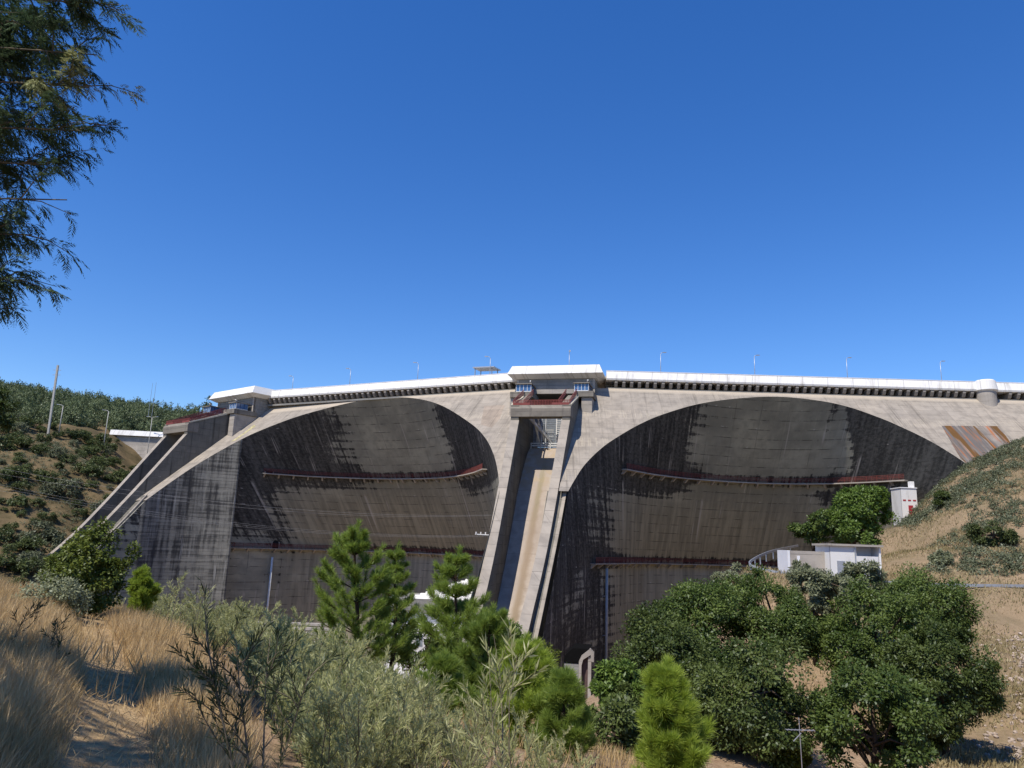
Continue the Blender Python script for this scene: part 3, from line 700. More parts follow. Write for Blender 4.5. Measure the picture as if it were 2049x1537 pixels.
# ---------------------------------------------------------------- walkways under the arches
def walkway(V, EE, AA, zc, x0, x1, label, red_spans):
    pts = []
    for j in range(4, len(EE) - 4):
        if EE[j][2] < zc + .5: continue
        X = shell_pt(EE[j], AA[j], zc); px, py = proj(X)
        if x0 <= px <= x1: pts.append((X, px))
    X = np.array([p[0] for p in pts]); pxs = np.array([p[1] for p in pts])
    X = smooth_curve(X, 70); d = np.gradient(X, axis=0); d[:, 2] = 0; d = norm(d); nn = np.stack([d[:, 1], -d[:, 0], 0 * d[:, 0]], 1)
    mid = X[len(X) // 2]; o = empty('inspection_walkway', mid, label, 'walkway')
    def add(mb, nm, mat, par=None):
        c = mb.build(nm, mat, None)
        if par is None: c.parent = o; c.location = tuple(-mid)
        else: c.parent = par
        return c
    W = 1.25; up = np.array([0, 0, 1.])
    mb = MB()
    for i in range(len(X) - 1):
        A, B, nA, nB = X[i], X[i + 1], nn[i], nn[i + 1]
        mb.hexa([A - nA * .6, A + nA * W, B + nB * W, B - nB * .6, A - nA * .6 + up * .24, A + nA * W + up * .24, B + nB * W + up * .24, B - nB * .6 + up * .24])
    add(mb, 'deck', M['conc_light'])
    L = np.r_[0, np.cumsum(np.linalg.norm(np.diff(X, axis=0), axis=1))]
    def pt(s): i = min(np.searchsorted(L, s), len(X) - 1); i = max(i, 1); u = (s - L[i - 1]) / (L[i] - L[i - 1] + 1e-9); return X[i - 1] * (1 - u) + X[i] * u, nn[i - 1] * (1 - u) + nn[i] * u
    for s in np.arange(.6, L[-1], 3.9):
        A, nA = pt(s); tdir = np.array([-nA[1], nA[0], 0])
        mb = MB(); mb.hexa([A - nA * .4 - tdir * .2 - up * .85, A + nA * .1 - tdir * .2 - up * .85, A + nA * .1 + tdir * .2 - up * .85, A - nA * .4 + tdir * .2 - up * .85, A - nA * .4 - tdir * .2, A + nA * 1.15 - tdir * .2, A + nA * 1.15 + tdir * .2, A - nA * .4 + tdir * .2])
        add(mb, 'bracket', M['conc_light'])
    mb = MB(); E_ = X + nn * (W - .08)
    for dz in (.55, .85, 1.2): mb.tube([p + up * (.24 + dz) for p in E_], .035, 4)
    for s in np.arange(.3, L[-1], 1.3):
        A, nA = pt(s); A = A + nA * (W - .08); mb.bar(A + up * .24, A + up * 1.44, .05, .05, up=(1, 0, 0))
    r_ = add(mb, 'railing', M['red'])
    # close-meshed infill between rails
    mb = MB()
    for s in np.arange(.3, L[-1], .2):
        A, nA = pt(s); A = A + nA * (W - .08); mb.bar(A + up * .26, A + up * 1.4, .022, .022, up=(1, 0, 0))
    mb.build('infill_bars', M['red'], r_)['kind'] = 'stuff'
    return o
walkway(VL, EEL, AAL, 16.3, 522, 976, 'upper walkway with red railing across the left arch', None)
walkway(VL, EEL, AAL, -3.4, 432, 985, 'lower walkway with red railing across the left arch', None)
walkway(VR, EER, AAR, 16.3, 1240, 1822, 'upper walkway across the right arch ending at the white lift house', None)
walkway(VR, EER, AAR, -3.4, 1178, 1560, 'lower walkway across the right arch', None)
def doorway(V, EE, AA, zc, px, label):
    best = min(((abs(proj(shell_pt(EE[j], AA[j], zc))[0] - px), j) for j in range(4, len(EE) - 5) if EE[j][2] > zc + 3))[1]
    X = shell_pt(EE[best], AA[best], zc); X2 = shell_pt(EE[best + 1], AA[best + 1], zc); d = norm((X2 - X) * np.array([1, 1, 0])); nn = np.array([d[1], -d[0], 0]); up = np.array([0, 0, 1.])
    o = empty('gallery_door', X, label, 'doorway')
    mb = MB(); pl = [(-.9, .25), (.9, .25), (.9, 1.7), (.6, 2.3), (0, 2.5), (-.6, 2.3), (-.9, 1.7)]
    mb.prism([d * x + up * z - nn * 1.0 for x, z in pl], nn * 1.35); c = mb.build('opening', M['darkhole'], o)
    mb = MB(); pl2 = [(-1.25, .25), (1.25, .25), (1.25, 1.9), (.85, 2.65), (0, 2.9), (-.85, 2.65), (-1.25, 1.9)]
    mb.prism([d * x + up * z - nn * 1.0 for x, z in pl2], nn * 1.3); mb.build('surround', M['conc'], o)
doorway(VL, EEL, AAL, 16.3, 537, 'arched gallery door at the left end of the upper left walkway')
doorway(VL, EEL, AAL, -3.4, 552, 'arched gallery door on the lower left walkway')
doorway(VR, EER, AAR, 16.3, 1500, 'small dark gallery door on the upper right walkway')
doorway(VR, EER, AAR, -3.4, 1211, 'small dark gallery door at the left of the lower right walkway')

def down_pipe(V, EE, AA, px, ztop, zbot, mat, label):
    best = min(((abs(proj(shell_pt(EE[j], AA[j], ztop))[0] - px), j) for j in range(4, len(EE) - 5) if EE[j][2] > ztop + 3))[1]
    X = shell_pt(EE[best], AA[best], min(ztop, -4.)); X2 = shell_pt(EE[best + 1], AA[best + 1], min(ztop, -4.)); d = norm((X2 - X) * np.array([1, 1, 0])); nn = np.array([d[1], -d[0], 0])
    b = X + nn * .7; b[2] = zbot; o = empty('drain_pipe', b, label, 'pipe')
    mb = MB(); mb.tube([(0, 0, 0), (0, 0, ztop - zbot)], .3, 10); mb.build('pipe', mat, o, True)
    for z in np.arange(4, ztop - zbot, 8):
        mb = MB(); mb.bar(-nn * .8 + np.array([0, 0, z]), nn * .1 + np.array([0, 0, z]), .75, .15); mb.build('pipe_clamp', M['galv'], o)
down_pipe(VL, EEL, AAL, 545, -5.5, -30, M['steelwhite'], 'pale vertical drain pipe low on the left arch')
down_pipe(VR, EER, AAR, 1208, -4.2, -30, M['bluepipe'], 'blue grey vertical drain pipe low on the right arch')

# ---------------------------------------------------------------- lamps on the crest
def lamp_post(base, h, dirv, label, group, mat, arm=1.1, double=False, r=.06):
    o = empty('street_lamp', base, label, 'lamp', group); dv = np.array(dirv, float)
    mb = MB(); mb.tube([(0, 0, 0), (0, 0, h * .5), (0, 0, h)], [r * 1.4, r * 1.15, r], 8); mb.build('pole', mat, o, True)
    for sgn in ((1, -1) if double else (1,)):
        a = dv * sgn; mb = MB(); mb.tube([(0, 0, h * .98), a * arm * .35 + np.array([0, 0, h + .3]), a * arm + np.array([0, 0, h + .45])], [r, r * .9, r * .8], 6); mb.build('arm', mat, o, True)
        mb = MB(); A = a * (arm - .1) + np.array([0, 0, h + .43]); B = a * (arm + .75) + np.array([0, 0, h + .52]); mb.bar(A, B, .34, .16); hd = mb.build('lamp_head', M['galv'], o)
    return o
names_ = ['leftmost', 'second from the left', 'third from the left', 'fourth from the left, beside the canopy', 'standing above the central crest box', 'first to the right of the central crest box', 'second to the right of the central crest box', 'third to the right of the central crest box', 'rightmost, left of the round turret']
for i, (px, py, top) in enumerate([(582, 779, 752), (697, 769.7, 737), (833, 760, 725), (978, 749.5, 713), (1139, 738, 705), (1323, 745.4, 704.5), (1512, 750.8, 710), (1698, 757.3, 715), (1887, 762, 722)]):
    b = atH(px, py, 40.); 
    # the posts stand on the far side of the road deck
    nrm = FL[2] if i < 4 else FR[2]; D2 = b - nrm * .55
    zt = atD(px, top, D2[1])[2]
    rr = (1, 0, 0) if i >= 4 else (-1, 0, 0)
    if i == 4: rr = (0, -1, 0)
    lamp_post((D2[0], D2[1], 39.0), zt - 39.0 - .45, norm(np.array(rr) * .9 + (0 if i == 4 else 1) * np.array([0, .35, 0])), 'slim street lamp on the dam crest, ' + names_[i], 'lamps along the dam crest', M['galv'], arm=.75)

# canopy on the crest
b = atH(965, 747, 40.) + np.array([.8, 4.5, 0]); o = empty('canopy_shelter', (b[0], b[1], 39.1), 'flat roofed open canopy on four posts on the dam crest', 'canopy')
mb = MB(); mb.box(-2.9, 2.9, -2, 2, 2.95, 3.2); ro = mb.build('roof', M['galv'], o); ro.rotation_euler = (0, .03, -.42)
for x, y in ((-2.3, -1.6), (2.3, -1.6), (-2.3, 1.6), (2.3, 1.6)):
    mb = MB(); mb.box(x - .09, x + .09, y - .09, y + .09, 0, 2.95); pp = mb.build('post', M['gate'], o); pp.rotation_euler = (0, 0, -.42)

# ---------------------------------------------------------------- terrain
CPX = [  # (px, py, distance) sight-line samples of the ground
 (1990, 1180, 85), (2049, 1182, 85), (1780, 1173, 85), (1640, 1163, 85), (1540, 1150, 86), (1497, 1138, 89), (1595, 1099, 112), (1450, 1165, 83),
 (1410, 1195, 84), (1380, 1250, 84), (1690, 1160, 90), (1700, 1120, 108), (2000, 1300, 72), (2000, 1400, 62), (2000, 1520, 52), (2049, 1250, 78), (1800, 1300, 70), (1660, 1310, 70), (1660, 1420, 57),
 (1560, 1500, 46), (1750, 1537, 48), (1900, 1537, 50),
 (1848, 1004, 146), (1898, 953, 146), (1960, 925, 142), (2049, 908, 136), (1800, 1066, 138), (1835, 1048, 140), (1850, 1100, 103), (1950, 1000, 120), (2040, 1050, 104), (1950, 1120, 93), (1800, 1110, 104), (2100, 1000, 112),
 (1822, 1046, 158), (1760, 1060, 130),
]
CP = [tuple(atD(*q)) for q in CPX] + [
 (0, 0, -1.62), (-1.5, -4, -1.5), (-2.6, 5, -1.66), (-5.2, 10, -1.75), (-8.6, 16, -1.82), (-10.5, 20, -2.0), (-12.5, 25, -3.0),
 (-8, 4, -.9), (-13, 14, -.9), (-16, 20, -1.4), (-9, -6, -.8), (-20, 5, .8), (-30, 20, 1.0), (-22, 28, -3.5), (-40, 40, -4),
 (3, 2, -2.4), (7, 6, -4.0), (0, 8, -2.55), (-3, 12, -2.55), (3.2, 12.5, -3.9), (-1, 17, -3.6), (-6, 20, -3.0), (-5.4, 25, -4.3), (-12, 30, -5.0), (0, 26, -5.2), (5, 20, -5.6), (2.8, 22, -5.6), (9, 14, -6.2), (12, 24, -8.2), (14, 34, -11), (24, 30, -12), (20, 44, -13), (30, 40, -12.5), (36, 30, -12.5),
 (-18, 42, -8.5), (0, 45, -11), (-30, 60, -13), (0, 75, -19), (30, 66, -15), (-40, 95, -21), (0, 110, -27), (-60, 120, -24), (30, 105, -24), (-20, 150, -29), (20, 160, -29), (-60, 165, -27), (50, 120, -20), (40, 150, -24), (-85, 150, -20), (60, 165, -16), (-90, 100, -16), (-70, 60, -9),
 (-100, 170, -10), (-120, 200, 4), (-122, 230, 17), (-118, 180, -2), (-145, 200, 12), (-150, 235, 25), (-136, 262, 20), (-140, 288, 22), (-152, 296, 32), (-145, 297, 25), (-137, 299, 19), (-130, 290, 18), (-158, 296, 37.5), (-164, 288, 38.2), (-175, 270, 38), (-190, 262, 38.2), (-215, 255, 38.5), (-150, 170, 2), (-170, 210, 20), (-190, 235, 31), (-180, 160, 6), (-120, 140, -10), (-150, 120, -6), (-220, 200, 26),
 (-165, 300, 39.2), (-185, 288, 39.2), (-210, 280, 40), (-200, 320, 46), (-260, 330, 58), (-180, 345, 48), (-230, 400, 64), (-160, 420, 60), (-330, 360, 70), (-300, 460, 76), (-130, 380, 44), (-110, 330, 36), (-150, 500, 62),
 (-60, 200, -34), (-40, 215, -36), (0, 200, -37), (40, 200, -37), (62, 196, -32), (-30, 240, -36), (40, 240, -34), (-95, 190, -14), (-60, 182, -31), (-60, 320, 10), (0, 300, 5), (100, 260, 5), (120, 160, 33), (140, 150, 38), (150, 120, 34), (170, 170, 42), (110, 100, 16), (130, 70, 6), (90, 40, -8), (120, 20, -6), (60, 10, -9), (40, -20, -6), (0, -60, 3), (-60, -40, 8), (80, -60, 4), (-80, 30, 6),
 (300, 300, 30), (300, 0, 30), (-300, 0, 40), (0, -300, 40), (0, 600, 30), (-300, 800, 60), (600, 600, 40), (-700, 300, 70), (700, 0, 60), (0, -700, 60), (-700, -500, 70), (300, 1000, 40)]
CP = np.array(CP, float)
def tps_fit(C):
    n_ = len(C); XY = C[:, :2]; r2 = ((XY[:, None] - XY[None]) ** 2).sum(-1)
    # radial basis r (biharmonic in 3d): robust, no overshoot; light smoothing
    K = np.sqrt(r2); Pm = np.c_[np.ones(n_), XY]
    A = np.zeros((n_ + 3, n_ + 3)); A[:n_, :n_] = K - 0.0 * np.eye(n_); A[:n_, n_:] = Pm; A[n_:, :n_] = Pm.T
    return np.linalg.solve(A + np.diag(np.r_[-0.15 * np.ones(n_), 0, 0, 0]), np.r_[C[:, 2], 0, 0, 0])
TW = tps_fit(CP)
def gz(x, y):
    x = np.atleast_1d(np.asarray(x, float)); y = np.atleast_1d(np.asarray(y, float)); out = np.zeros(x.shape); sh = x.shape
    xf, yf = x.ravel(), y.ravel(); o = np.zeros(len(xf))
    for i in range(0, len(xf), 20000):
        a, b = xf[i:i + 20000], yf[i:i + 20000]
        d = np.sqrt((a[:, None] - CP[None, :, 0]) ** 2 + (b[:, None] - CP[None, :, 1]) ** 2)
        o[i:i + 20000] = d @ TW[:len(CP)] + TW[-3] + TW[-2] * a + TW[-1] * b
    r = np.hypot(xf, yf)
    o += .09 * np.sin(xf * 1.3 + 1.1 * np.sin(yf * .9)) * np.sin(yf * 1.1) * np.clip(r / 12, .2, 1) + np.clip((r - 40) / 60, 0, 1) * (.5 * np.sin(xf * .21 + .7 * np.sin(yf * .13)) * np.cos(yf * .17) + .25 * np.sin(xf * .6 + yf * .45))
    return o.reshape(sh)
def g1(x, y): return float(gz([x], [y])[0])
PATH = smooth_curve([(.3, -3, 0), (-1.2, 1.5, 0), (-2.45, 5, 0), (-3.6, 7.5, 0), (-5.0, 10.2, 0), (-6.6, 13, 0), (-8.4, 16, 0), (-9.9, 18.6, 0), (-11.5, 20.8, 0)], 90)
def path_dist(x, y):
    x = np.asarray(x, float).ravel(); y = np.asarray(y, float).ravel()
    out = np.full(len(x), 99.); m = (abs(x) < 30) & (abs(y) < 35)
    d = np.sqrt((x[m][:, None] - PATH[None, :, 0]) ** 2 + (y[m][:, None] - PATH[None, :, 1]) ** 2); out[m] = d.min(1); return out
rad = np.r_[0.05, np.geomspace(.8, 1500, 330)]
ang = np.unique(np.r_[np.linspace(-180, -42, 40), np.linspace(-42, 42, 300), np.linspace(42, 180, 40)])[:-1]
R_, A_ = np.meshgrid(rad, np.radians(ang), indexing='ij')
GX, GY = R_ * np.sin(A_), R_ * np.cos(A_); GZ = gz(GX, GY)
pdist = path_dist(GX, GY).reshape(GX.shape); GZ = GZ - .07 * np.exp(-(pdist / .55) ** 2)
na = len(ang); nr = len(rad); idx = np.arange(nr * na).reshape(nr, na)
Q = np.stack([idx[:-1], np.roll(idx[:-1], -1, 1), np.roll(idx[1:], -1, 1), idx[1:]], -1)[:, :, ::-1].reshape(-1, 4)
me = np_mesh('ground', np.stack([GX, GY, GZ], -1).reshape(-1, 3), Q)
# zone: 0 golden straw, 1 red-brown burnt slope, ; soil: bare earth amount
zone = sst(GY, 110, 150) * sst(-GX, 60, 90)
scrub = sst(GX, 22, 34) * sst(GY, 40, 60)
for nm, arr in (('zone', zone), ('scrub', scrub), ('trail', np.exp(-(pdist / .46) ** 4))):
    at = me.attributes.new(nm, 'FLOAT', 'POINT'); at.data.foreach_set('value', arr.ravel().astype(np.float32))
s = NT('dry_hillside_ground'); ob = s.obj()
n1 = s.noise(ob, .12, 6); n2 = s.noise(ob, 1.1, 6, .65); n3 = s.noise(ob, 9, 5, .7)
c = s.mix(s.ramp(n2, .35, .68), (.37, .265, .165), (.28, .19, .12))
c = s.mix(s.ramp(n1, .5, .7, 0, .6), c, (.22, .145, .085))
vr = s.n('ShaderNodeTexVoronoi'); s.put(vr.inputs['Vector'], ob); vr.inputs['Scale'].default_value = 2.6
peb = s.math('MULTIPLY', s.ramp(vr.outputs['Distance'], .28, .16), s.ramp(s.noise(ob, .35, 4), .48, .6))
c = s.mix(s.math('MULTIPLY', peb, .8), c, (.46, .36, .27))
c = s.mix(s.ramp(s.noise(ob, 2.6, 6, .72), .5, .68, 0, .7), c, (.13, .095, .055))
z_ = s.attr('zone').outputs['Fac']
br = s.mix(s.ramp(s.noise(ob, .09, 6), .38, .62), (.10, .08, .042), (.175, .13, .07)); br = s.mix(s.ramp(s.noise(ob, .5, 5), .5, .72, 0, .75), br, (.07, .06, .028))
c = s.mix(z_, c, br)
sc_ = s.attr('scrub').outputs['Fac']
sr = s.mix(s.ramp(s.noise(ob, .25, 6), .4, .62), (.27, .205, .125), (.16, .135, .075)); c = s.mix(s.math('MULTIPLY', sc_, .6), c, sr)
tr_ = s.attr('trail').outputs['Fac']
tcol = s.mix(s.ramp(s.noise(ob, 6, 6, .7), .3, .7), (.30, .20, .10), (.50, .36, .19)); c = s.mix(s.math('MULTIPLY', tr_, s.ramp(n3, .2, .45)), c, tcol)
c = s.mix(s.ramp(n3, .35, .75, 0, .35), c, (.09, .06, .035))
M['ground'] = s.bsdf(c, 1.0, s.bump(s.math('ADD', n2, s.math('MULTIPLY', n3, .5)), .6, .25), spec=.05)
ground = link('ground', me, M['ground'], None, True); tag(ground, kind='structure')

# ---------------------------------------------------------------- foliage builders
def leaf_quads(P, D, N, L, Wd):
    """diamond leaves: base P, direction D, face normal N"""
    D = norm(D); Sd = norm(np.cross(D, N)); L = np.asarray(L).reshape(-1, 1) * np.ones((len(P), 1)); Wd = np.asarray(Wd).reshape(-1, 1) * np.ones((len(P), 1))
    a = P; b = P + D * L * .45 + Sd * Wd * .5; c_ = P + D * L; d = P + D * L * .45 - Sd * Wd * .5
    V = np.stack([a, b, c_, d], 1).reshape(-1, 3); Q = np.arange(len(V)).reshape(-1, 4); return V, Q
def rdir(n): v = rng.normal(size=(n, 3)); return norm(v)
def leafmat(name, c1, c2, trans=.3, patch=.5, back=None, hue_scale=.8):
    s = NT(name); g = s.n('ShaderNodeNewGeometry'); r = g.outputs['Random Per Island']
    oi = s.n('ShaderNodeObjectInfo').outputs['Random']
    nz = s.noise(g.outputs['Position'], hue_scale, 3)
    f = s.math('ADD', s.math('MULTIPLY', s.math('POWER', r, 1.6), .6), s.math('MULTIPLY', s.ramp(nz, .4, .62), .4))
    c = s.mix(f, c1, c2)
    c = s.mix(s.math('MULTIPLY', oi, .3), c, tuple(q * .7 for q in c1))
    return s.foliage(c, trans)
M['oak'] = leafmat('oak_leaves', (.045, .08, .016), (.185, .24, .055), .35, hue_scale=.5)
M['oak2'] = leafmat('dark_oak_leaves', (.04, .065, .016), (.16, .20, .05), .35, hue_scale=.5)
M['lime'] = leafmat('fresh_green_leaves', (.10, .16, .028), (.20, .29, .06), .35)
M['yellowgreen'] = leafmat('yellow_green_leaves', (.10, .13, .015), (.17, .19, .03), .35)
M['olive'] = leafmat('grey_olive_leaves', (.17, .19, .10), (.32, .34, .2), .35)
M['wattle'] = leafmat('silvery_wattle_leaves', (.31, .33, .12), (.62, .61, .31), .5, hue_scale=1.5)
M['wattle_shaded'] = leafmat('shade_darkened_wattle_leaves', (.04, .055, .02), (.10, .12, .045), .3, hue_scale=2)  # wattle leaf colour darkened to carry the shade on the near saplings
M['mimosa'] = leafmat('mimosa_fronds', (.045, .08, .04), (.14, .195, .09), .35, hue_scale=.9)
M['mimosa_new'] = leafmat('mimosa_young_fronds', (.26, .28, .12), (.42, .44, .22), .3)
M['pine'] = leafmat('pine_needles', (.18, .26, .04), (.36, .46, .095), .5, hue_scale=2)
M['pine2'] = leafmat('bright_pine_needles', (.25, .34, .035), (.46, .56, .10), .45, hue_scale=2)
M['laurel'] = leafmat('glossy_shrub_leaves', (.06, .09, .014), (.17, .2, .035), .3, hue_scale=2)
M['shrub'] = leafmat('hillside_shrub_leaves', (.055, .075, .025), (.14, .17, .055), .25, hue_scale=.3)
M['shrubgrey'] = leafmat('grey_scrub_leaves', (.10, .115, .06), (.19, .205, .12), .2, hue_scale=.3)
M['forest'] = leafmat('eucalyptus_forest_leaves', (.09, .12, .05), (.22, .26, .13), .2, hue_scale=.05)
M['straw'] = leafmat('dry_straw', (.42, .285, .12), (.76, .58, .32), .3, hue_scale=1.2)
M['straw2'] = leafmat('dry_hill_grass', (.22, .18, .08), (.44, .36, .19), .25, hue_scale=.2)
def bark(name, col):
    s = NT(name); nz = s.noise(s.obj(), 1, 5, .65, (8, 8, 2)); return s.bsdf(s.mix(s.ramp(nz, .3, .7), tuple(q * .6 for q in col), col), .95, s.bump(nz, .5, .03), spec=.05)
M['bark'] = bark('brown_bark', (.11, .08, .055)); M['bark_pine'] = bark('pine_bark', (.075, .05, .035)); M['bark_pale'] = bark('pale_branch_bark', (.32, .27, .2)); M['twig'] = bark('grey_twigs', (.2, .17, .12))

def crown_leaves(R3, n_clump, n_leaf, clump_r, L, seed, shell_bias=.62, squash=.75, low=-.75):
    """leaf-sized faces gathered in uneven clumps through a crown volume"""
    g = np.random.default_rng(seed); C = []
    lob = norm(g.normal(size=(9, 3))); amp = g.uniform(-.32, .42, 9); hol = norm(g.normal(size=(4, 3)))
    while len(C) < n_clump:
        d = norm(g.normal(size=3)); 
        if d[2] < low or (n_clump > 28 and (hol @ d).max() > .86): continue
        rr = g.uniform(shell_bias ** 3, 1) ** (1 / 3) * (1 + sum(a * max(0, float(d @ l)) ** 3 for a, l in zip(amp, lob)))
        C.append(d * rr)
    C = np.array(C) * np.array(R3); rc = clump_r * g.uniform(.45, 1.35, n_clump)
    k = np.repeat(np.arange(n_clump), n_leaf); m = len(k)
    dv = norm(g.normal(size=(m, 3))); rad_ = g.uniform(.15, 1, m) ** .6
    P = C[k] + dv * (rad_ * rc[k])[:, None] * np.array([1, 1, squash])
    outw = norm(C)[k]; D = norm(dv * .8 + g.normal(size=(m, 3)) * .5 + np.array([0, 0, -.15])); N = norm(outw * .5 + dv * .6 + np.array([0, 0, .6]) + g.normal(size=(m, 3)) * .35)
    return leaf_quads(P, D, N, L * g.uniform(.6, 1.3, m), L * .55 * g.uniform(.7, 1.2, m)), C
def trunk_mesh(h, R3, cz, C, r0, seed, n_limb=12):
    g = np.random.default_rng(seed); mb = MB()
    lean = g.normal(size=2) * .04 * h
    pts = [np.array([0, 0, -.3]), np.array([lean[0] * .3, lean[1] * .3, h * .25]), np.array([lean[0], lean[1], h * .5]), np.array([lean[0] * .8, lean[1] * .8, h * .8])]
    mb.tube(pts, [r0 * 1.25, r0, r0 * .75, r0 * .25], 8)
    for j in g.choice(len(C), min(n_limb, len(C)), replace=False):
        e = C[j] + np.array([0, 0, cz]); b = pts[1] + (pts[3] - pts[1]) * g.uniform(0, .8); m_ = (b + e) / 2 + g.normal(size=3) * .08 * h + np.array([0, 0, .05 * h])
        mb.tube([b, m_, e * .95 + b * .05], [r0 * .42, r0 * .26, r0 * .08], 5, False)
    return mb
def make_tree(name, label, cat, base, h, R3, cz, nc, nl, clump_r, L, mat, seed, group=None, r0=None, bmat='bark', part='crown', low=-.75, shell_bias=.62):
    o = empty(name, base, label, cat, group)
    (V, Q_), C = crown_leaves(R3, nc, nl, clump_r, L, seed, low=low, shell_bias=shell_bias); V = V + np.array([0, 0, cz])
    link(part, np_mesh(part, V, Q_), M[mat], o)
    trunk_mesh(h, R3, cz, C, r0 or h * .025, seed).build('trunk', M[bmat], o, True)
    return o
def place(px, py, D): P = atD(px, py, D); return np.array([P[0], P[1], g1(P[0], P[1])])

# ---------------------------------------------------------------- oak wood on the right bank
def hit_ground(px, py, D0, D1, st=.5):
    for D in np.arange(D0, D1, st):
        X = atD(px, py, D)
        if g1(X[0], X[1]) > X[2]: return D
    return None
def bank_tree(px, ptop, pbot, wpx, D, mat, seed, label, name='oak_tree', cat='tree', L=.22, dens=1., low=-.8, group=None, bmat='bark'):
    """crown spans ptop..pbot and wpx pixels at distance D, standing on the ground below"""
    if low <= -1:
        hd = hit_ground(px, pbot - 4, D * .6, D * 1.6)
        if hd: D = hd
    c = atD(px, (ptop + pbot) / 2, D); rz = (pbot - ptop) / 2 * D / F_PX * .96; rx = wpx / 2 * D / F_PX * .93
    b = np.array([c[0], c[1], g1(c[0], c[1])]); b[2] = min(b[2], c[2] - rz * .9)
    cz = c[2] - b[2]; h = cz + rz * .6
    nc = int(max(30, 75 * dens * rx * rz / 9)); 
    return make_tree(name, label, cat, b, h, (rx * .86, rx * .86, rz * .88), cz, nc, int(min(330, 190 * (.34 / L) ** 1.1)), max(.5, rx * .22), L, mat, seed, group, r0=.1 + rx * .045, low=low, bmat=bmat)
bank_tree(1330, 1225, 1470, 250, 50, 'oak2', 11, 'dark green oak at the left edge of the bank wood, beside the drain pipe')
bank_tree(1420, 1160, 1400, 260, 57, 'oak', 12, 'rounded dark green oak in front of the dry grass knoll')
bank_tree(1545, 1145, 1330, 230, 61, 'oak', 13, 'oak below the low white wall, left of the grey olive tree')
bank_tree(1490, 1300, 1490, 290, 46, 'oak2', 14, 'broad oak in the middle front of the bank wood, left of the bare earth gap', low=-.97, dens=1.2)
bank_tree(1840, 1120, 1330, 240, 62, 'oak', 15, 'upper right oak of the bank wood, below the steel guard rail')
bank_tree(1760, 1180, 1400, 200, 58, 'oak', 16, 'oak in the centre of the right-hand group, below the white shed')
bank_tree(1740, 1330, 1560, 230, 42, 'oak', 17, 'big leafy oak at the bottom right, right of the antenna', low=-.97, dens=1.3)
bank_tree(1880, 1270, 1500, 230, 52, 'oak2', 18, 'rightmost oak casting shade on the dry bank', low=-.97, dens=1.2)
bank_tree(1625, 1118, 1235, 110, 70, 'olive', 19, 'grey green olive tree left of the white shed front', 'olive_tree', L=.26)
bank_tree(1722, 1108, 1250, 120, 68, 'olive', 20, 'grey green olive tree in front of the white shed opening', 'olive_tree', L=.26)
bank_tree(1652, 1208, 1285, 74, 60, 'yellowgreen', 21, 'yellow green bush between the oaks of the bank wood', 'bush', 'bush', L=.22, low=-1)
bank_tree(1470, 1135, 1200, 90, 78, 'olive', 22, 'grey green bush on the end of the dry knoll', 'bush', 'bush', L=.26, low=-1)
bank_tree(1722, 962, 1092, 112, 104, 'lime', 23, 'tall light green tree behind the white shed', 'broadleaf_tree', L=.42)
bank_tree(1706, 1010, 1100, 110, 103, 'lime', 33, 'lower light green tree directly behind the shed roof', 'broadleaf_tree', L=.42)
bank_tree(1622, 1026, 1092, 84, 106, 'oak', 24, 'small dark green tree left of the tall light green tree', 'broadleaf_tree', L=.4)
bank_tree(1886, 978, 1016, 42, 112, 'oak2', 25, 'small round dark bush alone on the right hillside', 'bush', 'bush', L=.3, low=-1)
bank_tree(1238, 1322, 1430, 96, 38, 'lime', 26, 'light green broadleaf tree beside the dark portal', 'broadleaf_tree', L=.24, dens=1.5)
bank_tree(1250, 1385, 1525, 150, 30, 'oak2', 27, 'dark olive green shrub left of the bright young pine', 'shrub', 'shrub', L=.15, dens=2.2, low=-1)
bank_tree(835, 1262, 1340, 120, 55, 'oak2', 28, 'dark bushy tree in front of the powerhouse wall', 'broadleaf_tree', L=.25)
bank_tree(1010, 1240, 1330, 70, 48, 'oak', 29, 'dark tree at the foot of the chute behind the pines', 'broadleaf_tree', L=.25)
bank_tree(1560, 1450, 1540, 120, 40, 'yellowgreen', 30, 'low yellow green shrub at the bottom under the oaks', 'bush', 'bush', L=.2, low=-1)
bank_tree(1990, 1045, 1095, 90, 100, 'shrub', 31, 'low green shrub on the upper right hillside', 'bush', 'bush', L=.3, low=-1)
bank_tree(1880, 1105, 1135, 60, 94, 'olive', 32, 'grey green shrub above the guard rail', 'bush', 'bush', L=.3, low=-1)

